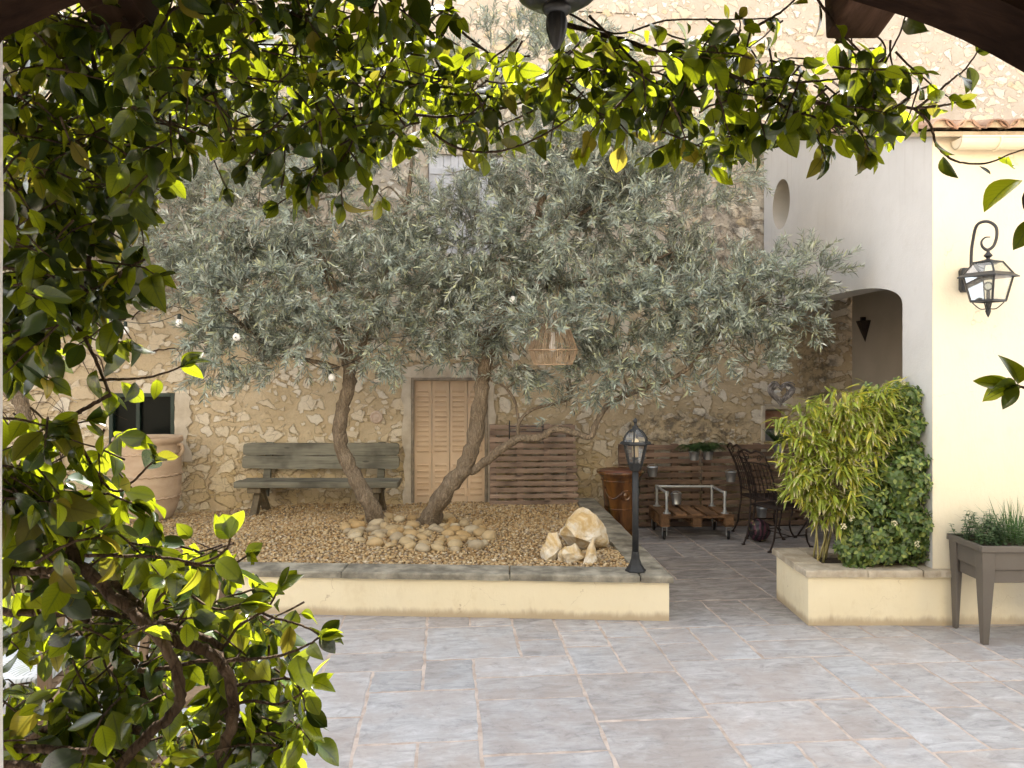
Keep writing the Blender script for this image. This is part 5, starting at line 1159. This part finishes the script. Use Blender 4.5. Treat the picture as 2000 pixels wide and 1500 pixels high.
# ------------------------------------------------------------------ rattan pendant shades
def rattan(label, px, pt, pm, pb_, Y, wt, wm, wb_, cord_to):
    X = px2(px, Y); zt_, zm, zb_ = pz2(pt, Y), pz2(pm, Y), pz2(pb_, Y); rt_, rm, rb_ = wt/F*Y, wm/F*Y, wb_/F*Y
    T = thing('rattan_shade', label, 'lamp shade', (X, Y, zb_), 0, 'rattan lampshades in the olive trees'); C = Vector((X, Y, 0)); m = MB(); n = 84; rr = random.Random(px)
    for k in range(n):
        a = 2*math.pi*k/n+rr.uniform(-.02, .02); d = Vector((math.cos(a), math.sin(a), 0)); j = rr.uniform(-.004, .004)
        m.tube([C+d*rt_+Vector((0,0,zt_)), C+d*(rm+j)+Vector((0,0,zm))], .0032, 4); m.tube([C+d*(rm+j)+Vector((0,0,zm)), C+d*rb_+Vector((0,0,zb_))], .0032, 4)
    m.build('woven_strands', m_rattan, T); m = MB()
    for r_, z, th in ((rt_, zt_, .006), (rm+.003, zm, .006), (rb_, zb_, .006)): m.tube([C+Vector((r_*math.cos(2*math.pi*k/40), r_*math.sin(2*math.pi*k/40), z)) for k in range(40)], th, 6, closed=True)
    for a in (.3, 2.4, 4.5): m.tube([C+Vector((rt_*math.cos(a), rt_*math.sin(a), zt_)), C+Vector((0,0,zt_+.02))], .004, 5)
    m.build('rim', m_rattan, T, smooth=True)
    c = MB(); c.tube([C+Vector((0,0,zt_-.08)), C+Vector((0,0,zt_+.02)), Vector(cord_to)], .006, 6); c.build('cord', m_rope, T)
    b = MB(); b.lathe([(.02, zt_-.07), (.022, zt_-.13), (.03, zt_-.17), (.038, zt_-.21), (.03, zt_-.245), (0, zt_-.255)], 14, C); b.build('bulb', m_bulb, T, smooth=True)
rattan('beige rattan lampshade hanging from the right olive tree above the low branch', 1080, 634, 684, 712, 7.2, 31, 48, 37, P(1094, 552, 7.6))
rattan('rattan lampshade at the left edge hanging on the far left olive', 8, 668, 716, 742, 7.7, 22, 37, 28, P(20, 560, 8.1))

# ------------------------------------------------------------------ festoon bulbs
fe = thing('festoon_lights', 'festoon string of white round bulbs on thin cable through the olives', 'string lights', tuple(P(585, 690, 7.3)))
bl = [(118, 590, 7.5), (245, 628, 7.4), (350, 613, 7.2), (462, 640, 7.1), (585, 690, 7.3), (648, 720, 7.6), (760, 660, 7.3), (880, 620, 7.2), (1002, 568, 7.3)]
pts = []
for a, b in zip(bl, bl[1:]):
    for q in range(6): t_ = q/6; pts.append(P(a[0]+(b[0]-a[0])*t_, a[1]+(b[1]-a[1])*t_+10*math.sin(math.pi*t_), a[2]+(b[2]-a[2])*t_))
pts.append(P(*bl[-1])); m = MB(); m.tube(pts, .0035, 5); m.build('cable', m_cable, fe)
for b in bl[1:6]+bl[8:9]:
    c = P(*b); m = MB(); m.lathe([(0,.0),(.016,0),(.018,-.045),(.016,-.05)][::-1], 12, c); k = m.build('socket', m_cable, fe, smooth=True)
    m = MB(); m.lathe([(.014,-.05),(.028,-.066),(.036,-.09),(.030,-.113),(.014,-.125),(0,-.127)][::-1], 16, c); m.build('bulb', m_bulb, k, smooth=True)

# bare creeper on the wall
cr = thing('bare_creeper', 'leafless dry creeper stems clinging to the stone wall at left', 'creeper', tuple(Wp(-4.5, .01, 1.5))); m = MB(); rr = random.Random(77)
def creep(s, z, a, L, r_, dep=0):
    pts = [Wp(s, .012, z)]; n = int(L/.06)
    for q in range(n):
        a += rr.gauss(0, .28); s += .06*math.cos(a); z += .06*math.sin(a); pts.append(Wp(s, .012+rr.uniform(0, .012), z))
        if dep < 3 and rr.random() < .17: creep(s, z, a+rr.choice((-1, 1))*rr.uniform(.4, 1.2), L*rr.uniform(.25, .6), r_*.6, dep+1)
    if len(pts) > 2: m.tube(pts, lerp_r(r_, r_*.4, len(pts)), 5)
for s0, z0, a0, L0 in ((-5.2, .4, 1.4, 3.2), (-5.6, .4, 1.2, 3.4), (-4.9, 1.7, .8, 2.0), (-5.4, 2.4, .3, 2.4), (-4.6, 2.6, .9, 1.8), (-5.0, 3.2, .2, 2.2), (-4.4, 2.2, .5, 1.2), (-4.0, 3.0, .3, 1.4)): creep(s0, z0, a0, L0, .009)
m.build('stem', m_vstem, cr)

# ------------------------------------------------------------------ porch over the viewer and the added unseen house wall behind
po = thing('porch_and_bounce_wall', 'tiled timber porch whose eave and braces frame the view, with added unseen house wall', 'porch', (0, -2.5, 0))
EY = 1.56
def pz_(y): return 2.79+(EY-y)*.22
MB().box((-9, -2.8, -.05), (9, -2.5, 7.2)).build('bounce_facade', m_wallcream, po)  # unseen pale wall, added to bounce sunlight onto the camera-facing walls
m = MB()
m.prism([(EY-.02, pz_(EY)+.02), (-2.5, pz_(-2.5)+.02), (-2.5, pz_(-2.5)+.05), (EY-.02, pz_(EY)+.05)], 12, lambda u, v, t_: (-6+t_, u, v)); m.build('roof_boards', m_darkx, po, fix=True)
m = MB(); i = 0; x = -5.9
while x < 5.9:
    barrel(m, x, EY+.10+rt.uniform(-.03, .03), -2.5, .10, .10, pz_, True, zo=.06, n=6); barrel(m, x+.11, EY+.06+rt.uniform(-.03, .03), -2.5, .085, .085, pz_, False, zo=.13, n=6); x += .22
m.build('roof', m_tile, po, fix=True)
for X in (-4.85, -3.47, -2.09, -.72, .645, 2.05, 3.43, 4.8):
    m = MB(); e = 1.46
    prof = [(e, pz_(e)-.185), (e+.012, pz_(e)-.06), (e-.01, pz_(e)+.018), (-2.49, pz_(-2.49)+.018), (-2.49, pz_(-2.49)-.185)]
    m.prism(prof, .10, lambda u, v, t_: (X-.05+t_, u, v)); m.build('rafter', m_rafter, po, bevel=.006, fix=True)
by = .93
low = [(1590, -30), (1640, -6), (1700, 12), (1760, 30), (1820, 52), (1880, 78), (1940, 108), (2000, 142), (2070, 190), (2150, 260), (2240, 370), (2320, 520)]
lw_ = [(px2(a, by), pz2(b, by)) for a, b in low]; poly = [(px2(1500, by), 2.66), *lw_, (px2(2320, by)+.08, pz2(520, by)), (px2(2320, by)+.08, 2.66)]
m = MB(); m.prism(poly, .09, lambda u, v, t_: (u, by-.09+t_, v)); m.build('arched_brace', m_darkx, po, fix=True)
lowL = [(-320, 560), (-240, 400), (-150, 290), (-60, 170), (10, 72), (70, 45), (120, 20), (180, -5), (250, -30)]
poly = [(px2(-320, by)-.08, 2.66), (px2(-320, by)-.08, pz2(560, by)), *[(px2(a, by), pz2(b, by)) for a, b in lowL], (px2(400, by), 2.66)]
m = MB(); m.prism(poly, .09, lambda u, v, t_: (u, by-.09+t_, v)); m.build('arched_brace', m_darkx, po, fix=True)
MB().box((-3, by-.10, 2.662), (3, by+.005, 2.835)).build('tie_beam', m_darkx, po, bevel=.008)
MB().box((px2(2320, by)+.081, by-.11, 0), (px2(2320, by)+.22, by+.03, 2.66)).build('post', m_dark, po, bevel=.008)
m = MB(); xe = (5.5-1000)/F*1.06; n = 30; rr = random.Random(2)
edge_ = [(xe+rr.uniform(-.0012, .0012), 2.66*k/n) for k in range(n+1)]
m.prism([(xe-.26, 0), *edge_, (xe-.26, 2.66)], .24, lambda u, v, t_: (u, .82+t_, v)); m.build('pillar', m_grey, po, fix=True)
# black lantern hanging from the tie beam
hl_ = thing('hanging_lantern', 'black lantern hanging from the porch above with pointed ribbed finial', 'hanging lamp', (px2(1087, 1.25), 1.25, 2.55)); c = (px2(1087, 1.25), 1.25, 0)
z_ = lambda py: pz2(py, 1.25)
n = 40; ft = MB(); vs = []
pf = [(.0005, z_(98)), (.006, z_(92)), (.0115, z_(78)), (.0155, z_(60)), (.0165, z_(46)), (.0155, z_(34)), (.0135, z_(26))]
for r_, z in pf:
    for k in range(n): a = 2*math.pi*k/n; q = r_*(1+.07*math.cos(10*a)); vs.append((c[0]+q*math.cos(a), c[1]+q*math.sin(a), z))
ft.add(vs, [(i*n+k, i*n+(k+1) % n, (i+1)*n+(k+1) % n, (i+1)*n+k) for i in range(len(pf)-1) for k in range(n)]); ft.build('finial', m_black, hl_, smooth=True)
MB().lathe([(.0135,z_(30)),(.019,z_(27)),(.024,z_(20)),(.0235,z_(14)),(.021,z_(11)),(.045,z_(6)),(.063,z_(-8)),(.068,z_(-24)),(.060,z_(-30)),(0,z_(-30))], 36, c).build('base', m_black, hl_, smooth=True)
m = MB()
for k in range(6): a = math.pi/3*k; m.beam((c[0]+.055*math.cos(a), c[1]+.055*math.sin(a), z_(-28)), (c[0]+.075*math.cos(a), c[1]+.075*math.sin(a), z_(-170)), .008, .008)
m.lathe([(.085,z_(-170)),(.09,z_(-175)),(.05,z_(-220)),(.012,z_(-240)),(.008,z_(-300)),(0,z_(-300))], 24, c); m.tube([(c[0], c[1], z_(-300)), (c[0], c[1], pz_(1.25)+.02)], .005, 6); m.build('cage', m_black, hl_)
m = MB(); m.lathe([(.053,z_(-29)),(.073,z_(-169))], 6, c); m.build('glass', m_glass, hl_)

# slatted chairs with patterned cushions behind the climber
t = NT('leaf_print_cloth'); co = t.coord(); wv = t.n('TexWave', {'Vector': t.n('Mapping', {'Vector': co, 'Rotation': (0, 0, .6)}).outputs[0], 'Scale': 16, 'Distortion': 5, 'Detail': 1.5, 'Detail Scale': .8}); vo = t.n('TexVoronoi', {'Vector': co, 'Scale': 6}, feature='DISTANCE_TO_EDGE')
msk = t.math('MULTIPLY', t.step(wv.outputs['Fac'], .72, .82), t.step(vo.outputs['Distance'], .03, .08)); big = t.step(t.noise(co, 5, 2), .55, .58)
c = t.mix(t.math('MULTIPLY', msk, .8), (.66, .68, .69), (.22, .26, .24)); c = t.mix(t.math('MULTIPLY', big, .5), c, (.42, .46, .38)); m_cloth = t.done(t.pbr(c, .9, 0, t.bump(t.noise(co, 200, 2), .2, .002), .15))
def garden_chair(label, loc, rz):
    c = thing('garden_chair', label, 'chair', loc, rz, 'slatted wooden garden chairs')
    m = MB()
    for k in range(9): x = -.25+.0625*k; m.beam((x, .24, .50), (x, .36, 1.02), .045, .016, (0,1,0))
    m.build('backrest_slats', m_teak, c, world=False, bevel=.003)
    m = MB(); m.beam((-.30, .365, 1.03), (.30, .365, 1.03), .03, .06); m.build('top_rail', m_teak, c, world=False, bevel=.004); MB().beam((-.30, .25, .46), (.30, .25, .46), .03, .05).build('lower_rail', m_teak, c, world=False, bevel=.004)
    m = MB()
    for k in range(6): m.box((-.27, -.27+.085*k, .425), (.27, -.2+.085*k, .443))
    m.build('seat', m_teak, c, world=False, bevel=.003)
    for sx in (-1, 1):
        m = MB(); m.beam((sx*.275, -.26, 0), (sx*.275, -.26, .62), .05, .05, (0,1,0)); m.build('leg', m_teak, c, world=False, bevel=.004)
        m = MB(); m.beam((sx*.275, .28, 0), (sx*.275, .24, .5), .05, .05, (0,1,0)); m.beam((sx*.275, .24, .5), (sx*.285, .365, 1.0), .045, .04, (0,1,0)); m.build('leg', m_teak, c, world=False, bevel=.004)
        m = MB(); m.box((sx*.275-.035, -.29, .622), (sx*.275+.035, .28, .648)); m.build('armrest', m_teak, c, world=False, bevel=.006)
    bm = bmesh.new(); bmesh.ops.create_cube(bm, size=1)
    for v in bm.verts: v.co = Vector((v.co.x*.47, v.co.y*.46-.01, v.co.z*.07+.48))
    bmesh.ops.subdivide_edges(bm, edges=bm.edges, cuts=6, use_grid_fill=True)
    for v in bm.verts:
        k = max(abs(v.co.x)/.235, abs(v.co.y+.01)/.23); v.co.z += (.02 if v.co.z > .48 else -.0)*(1-k**3)
    me = bpy.data.meshes.new('cushion'); bm.to_mesh(me); bm.free(); o = finish('cushion', me, m_cloth, c, True, .02); return c
g1 = garden_chair('wooden slatted chair with leaf print cushion at the left edge behind climber', (px2(20, 3.9), 3.9, 0), R(8))
g2 = dup(g1, (px2(235, 3.2), 3.2, 0), R(-14), 'wooden slatted chair with leaf print cushion nearer the paving, behind climber leaves')

# ------------------------------------------------------------------ climbing plant on the porch
cl = thing('climbing_plant', 'glossy leaved climbing plant draping the porch eave and left side', 'climber', (-.85, 1.5, 0))
rr = random.Random(99); stems = MB(); pos = []; di = []; no = []; sz = []
lt_v = [leaf_template(8, .66, .22, .22, .50, .8), leaf_template(8, .70, .32, .45, .48, .8), leaf_template(8, .58, .15, .08, .52, .8), leaf_template(8, .66, .40, .75, .48, .8), leaf_template(8, .62, .25, -.15, .5, .8), leaf_template(8, .50, .55, .3, .5, .9, .14, .03), leaf_template(8, .62, .1, .55, .42, .8, -.12, .045), leaf_template(8, .44, .8, .2, .5, .9, .08, .02)]
def leaf_at(p, d, size):
    pos.append(p); di.append(d); no.append(Vector((rr.uniform(-.8,.8), rr.uniform(-1,.5), rr.uniform(-.1,1)))); sz.append(size*(.98 if p.z > 2.15 else 1.0))
def leafy(pts, step=.026, size=.055, start=0, hang=.75, prob=.95):
    acc = 0; side = 1
    for a, b in zip(pts, pts[1:]):
        d = (b-a); L = d.length
        if L < 1e-6: continue
        d = d/L; acc += L
        while acc > step:
            acc -= step
            if rr.random() > prob: continue
            u = d.cross(Vector((0,0,1))); u = u.normalized() if u.length > .1 else d.orthogonal(); side *= -1
            p = a+(b-a)*rr.random(); dd = u*side*rr.uniform(.3, 1)+d*rr.uniform(.1, .8)+Vector((0,0,-hang*rr.uniform(.2, 1.7)))+rvec(rr)*.3
            st0 = p; dd.normalize(); p2 = p+dd*.008; leaf_at(p2, dd, size*rr.uniform(.5, 1.25))
def twig(p, d, L, size, hang=.75):
    pts = [p]; q = p; d = d.normalized(); n = max(4, int(L/.03))
    for k in range(n): d = (d+rvec(rr)*.22+Vector((0,0,-.07))).normalized(); q = q+d*(L/n); pts.append(q)
    stems.tube(pts, lerp_r(.0024, .0012, len(pts)), 5); leafy(pts, .021, size, hang=hang)
    for k in range(2): leaf_at(pts[-1], d+rvec(rr)*.5, size*rr.uniform(.5, .85))
def main(pl, Y, r0, r1, leaf=True, step=.05, size=.055, prob=.8):
    pts = smooth_path([P(a, b, (c[0] if c else Y)) for a, b, *c in pl], 7); n = len(pts)
    pts = [p+rvec(rr)*r0*.25 for p in pts]
    if r0 >= .0035 and not (leaf and r0 == .0035): bmb = MB(); bmb.tube(pts, lerp_r(r0, r1, n), 10 if r0 > .006 else 7, wob=.10); bmb.build('branch', m_vstem, cl, smooth=True)
    else: stems.tube(pts, lerp_r(r0, r1, n), 9 if r0 > .005 else 6, wob=.08)
    if leaf:
        leafy(pts, step, size, prob=prob); e_ = (pts[-1]-pts[-4]).normalized()
        for k in range(4): leaf_at(pts[-1-k//2], e_+rvec(rr)*.7+Vector((0,0,-.25)), size*rr.uniform(.6, 1.0))
    return pts
# thick old stems low on the left
Yb = 1.36
main([(110, 1000), (140, 1080), (205, 1150), (270, 1200), (330, 1248), (410, 1275), (445, 1320), (455, 1400), (425, 1500), (415, 1600)], Yb, .0105, .010, False)
main([(255, 1190), (320, 1260), (350, 1330), (345, 1385), (295, 1430), (240, 1490), (200, 1560)], Yb-.02, .0095, .009, False)
main([(275, 1430), (200, 1400), (160, 1392), (100, 1420), (10, 1470)], Yb+.05, .008, .007, False)
main([(-30, 1112), (60, 1115), (130, 1112), (200, 1122), (265, 1175), (290, 1190)], Yb+.08, .008, .007, False)
main([(-30, 1190), (60, 1198), (180, 1196), (300, 1215), (400, 1245), (470, 1290)], Yb+.12, .0075, .006, False)
main([(-30, 1455), (70, 1462), (190, 1468)], Yb-.05, .008, .006, False)
main([(-30, 1490), (60, 1498), (150, 1510)], Yb-.1, .007, .006, False)
main([(-30, 1010), (30, 1060), (70, 1100), (120, 1170), (200, 1240), (270, 1300), (280, 1380)], Yb+.1, .0075, .005, False)
main([(270, 1310), (320, 1305), (400, 1290), (480, 1285)], Yb+.05, .005, .003, True, .05)
main([(430, 1275), (432, 1300), (440, 1380), (470, 1450), (480, 1520)], Yb+.1, .008, .008, False)
for l in ([(290, 1190), (320, 1160), (350, 1150), (420, 1190), (470, 1180)], [(165, 1085), (260, 1086), (330, 1090), (390, 1100), (440, 1075), (450, 1050)], [(350, 1100), (440, 1105), (485, 1085)], [(400, 1190), (480, 1188), (540, 1208), (590, 1222), (630, 1242)], [(445, 1290), (520, 1285), (580, 1270), (625, 1245)],
          [(430, 1395), (480, 1370), (540, 1375), (580, 1360), (610, 1330)], [(280, 1500), (200, 1440), (180, 1400)], [(240, 1245), (300, 1220), (380, 1205)], [(440, 1260), (470, 1220), (520, 1190), (545, 1150)], [(70, 1100), (140, 1060), (200, 1050)], [(330, 1250), (360, 1210), (420, 1175), (500, 1150)], [(450, 1340), (520, 1330), (575, 1330), (600, 1390)], [(120, 1170), (60, 1220), (20, 1240)]): main(l, Yb+rr.uniform(-.1, .1), .0035, .0018, True, .028, .058)
# middle left sprays
main([(175, 500), (165, 560), (120, 600), (160, 650), (185, 700), (215, 770)], 1.45, .0042, .003, True, .05, .055, .6)
main([(195, 742), (250, 740), (300, 735), (358, 715)], 1.45, .003, .0016, True, .035, .062)
main([(215, 770), (180, 790), (145, 810), (128, 835), (150, 860), (200, 940), (230, 960), (260, 940), (300, 900)], 1.42, .004, .002, True, .03, .062)
main([(130, 830), (175, 822)], 1.42, .002, .0015, True, .03, .06)
main([(-20, 815), (40, 820), (100, 835)], 1.4, .003, .002, True, .03, .062); main([(5, 905), (80, 950), (150, 970), (210, 965), (260, 985)], 1.4, .0035, .002, True, .03, .062)
main([(0, 180), (70, 240), (110, 300), (140, 360), (150, 420), (158, 450)], 1.5, .005, .003, True, .05); main([(-10, 450), (60, 475), (120, 468), (185, 480)], 1.45, .0035, .002, True, .04)
main([(0, 260), (40, 310), (60, 320), (130, 350)], 1.55, .004, .002, True, .04); main([(0, 350), (60, 380), (130, 395)], 1.5, .003, .002, True, .04)
main([(0, 520), (70, 540), (110, 570), (150, 600)], 1.45, .004, .002, True, .035); main([(170, 520), (220, 545), (275, 565)], 1.45, .003, .0015, True, .03); main([(160, 650), (190, 665), (240, 668)], 1.45, .002, .0015, True, .03)
# stems along the eave
ft_ = [([(180, -10), (178, 60), (182, 120), (215, 190), (245, 170), (252, 110), (250, 40)], 1.45, .0055), ([(100, 130), (160, 190), (230, 210), (330, 240), (430, 275), (470, 262), (520, 235)], 1.6, .004), ([(470, 252), (560, 258), (640, 250), (700, 225)], 1.7, .0035), ([(290, -10), (320, 60), (400, 110), (480, 150), (560, 160)], 1.5, .004),
       ([(640, 215), (740, 212), (850, 228), (960, 215), (1050, 190), (1130, 150), (1200, 110)], 1.62, .0035), ([(780, 170), (900, 185), (1000, 175), (1100, 140), (1180, 130), (1250, 170)], 1.6, .0035), ([(845, 258), (885, 285), (940, 297), (1010, 286), (1100, 240), (1150, 190), (1180, 140), (1205, 90)], 1.55, .0028), ([(660, 100), (720, 140), (800, 165), (880, 170)], 1.6, .004), ([(560, 20), (640, 60), (720, 90), (800, 60), (870, 20)], 1.5, .0035),
       ([(1080, 40), (1150, 60), (1240, 85), (1330, 120), (1420, 150), (1500, 170), (1600, 200), (1700, 206), (1790, 212)], 1.58, .0058), ([(1100, 20), (1200, 65), (1300, 40), (1420, 38), (1500, 36)], 1.6, .0026), ([(1150, 30), (1220, 100), (1290, 170), (1320, 215)], 1.55, .003), ([(1420, 140), (1480, 175), (1540, 215), (1600, 243), (1660, 244), (1700, 200), (1720, 140), (1755, 70), (1775, 10)], 1.5, .0032), ([(1540, 162), (1600, 158), (1650, 153)], 1.6, .003),
       ([(1790, 212), (1845, 205), (1868, 200)], 1.5, .003), ([(1790, 212), (1830, 180), (1860, 155), (1885, 135), (1910, 100)], 1.5, .003), ([(1785, 212), (1815, 240), (1828, 280), (1850, 305), (1880, 318), (1930, 318), (1990, 295), (2060, 280)], 1.45, .0026), ([(1585, -20), (1640, 60), (1680, 100), (1710, 140)], 1.42, .0028), ([(1480, 50), (1530, 20), (1560, -10)], 1.5, .003), ([(1700, 60), (1730, 100), (1690, 180)], 1.5, .002),
       ([(620, 330), (580, 372), (540, 400)], 1.55, .0022), ([(690, 225), (690, 270), (660, 320), (600, 365)], 1.55, .0026), ([(240, 60), (300, 110), (350, 160), (390, 200)], 1.7, .004), ([(400, 270), (425, 330), (445, 370)], 1.65, .002), ([(1450, 180), (1440, 240), (1425, 280)], 1.58, .0022), ([(300, 30), (420, 60), (540, 110), (620, 190)], 1.75, .004), ([(900, 60), (960, 110), (1020, 160), (1080, 185)], 1.65, .003)]
for l, Y_, r_ in ft_: main(l, Y_, r_, r_*.55, True, .034, .052, .85)
for p_ in (P(2010, 355, 1.15), P(2030, 400, 1.15), P(1985, 745, 1.2), P(2040, 740, 1.2)):
    pass
for l in ([(2080, 300), (2040, 340), (2000, 380), (2010, 430)], [(2080, 770), (2020, 762), (1985, 752)]): main(l, 1.15, .0025, .0018, True, .03, .058)
leaf_at(P(1988, 750, 1.15), Vector((.0,0,1)), .05); leaf_at(P(1988, 752, 1.15), Vector((-.35,0,-.7)), .042); leaf_at(P(1992, 352, 1.15), Vector((-.6,-.1,-.2)), .07)
# leafy twigs filling the mass: (px0, py0, px1, py1, twigs, depth range, leaf size)
fill = [(10, -10, 130, 330, 66, (1.3, 1.75), .056), (130, -10, 330, 330, 96, (1.3, 1.85), .056), (10, 330, 120, 600, 46, (1.3, 1.6), .06), (110, 330, 290, 470, 26, (1.4, 1.75), .056), (10, 560, 100, 690, 20, (1.3, 1.55), .06), (110, 520, 260, 650, 12, (1.35, 1.55), .06), (330, -10, 500, 260, 60, (1.4, 1.9), .052), (500, -10, 700, 270, 58, (1.4, 1.9), .052),
        (640, 60, 840, 250, 40, (1.45, 1.85), .052), (640, 250, 720, 330, 7, (1.5, 1.7), .05), (830, 80, 1010, 240, 30, (1.45, 1.8), .05), (1000, 100, 1190, 220, 20, (1.45, 1.75), .05), (1180, 80, 1300, 250, 18, (1.45, 1.75), .05), (1290, 60, 1500, 240, 44, (1.4, 1.75), .05), (1300, 220, 1460, 280, 8, (1.45, 1.65), .05), (1490, 110, 1600, 250, 18, (1.4, 1.7), .05), (1600, 130, 1810, 235, 20, (1.4, 1.6), .05), (1640, 70, 1800, 140, 5, (1.4, 1.6), .05),
        (420, -20, 900, 40, 26, (1.3, 1.6), .055), (500, 280, 640, 390, 4, (1.5, 1.65), .055), (10, 800, 105, 1010, 28, (1.3, 1.6), .064), (100, 850, 250, 1010, 6, (1.35, 1.6), .064), (10, 1000, 300, 1180, 46, (1.35, 1.75), .06), (10, 1180, 240, 1260, 18, (1.4, 1.8), .056), (240, 1040, 430, 1180, 13, (1.4, 1.7), .058), (250, 1180, 560, 1330, 46, (1.4, 1.75), .056), (430, 1280, 600, 1440, 20, (1.4, 1.7), .056), (10, 1330, 300, 1500, 46, (1.3, 1.7), .062), (300, 1400, 560, 1520, 34, (1.35, 1.7), .06), (100, 1290, 300, 1400, 8, (1.4, 1.7), .056)]
for x0_, y0_, x1_, y1_, n, (ya_, yb_), s_ in fill:
    for k in range(n):
        p = P(rr.uniform(x0_, x1_), rr.uniform(y0_, y1_), rr.uniform(ya_, yb_))
        if p.z > pz_(p.y)-.06 and p.y < EY: p.z = pz_(p.y)-.06
        d = rvec(rr); d.z = d.z*.6-.15; twig(p-d*.05, d, rr.uniform(.07, .16), s_)
scatter('foliage', lt_v, pos, di, no, sz, m_vine, cl); stems.build('stem', m_vstem, cl, smooth=True)
print('vine leaves', len(pos))
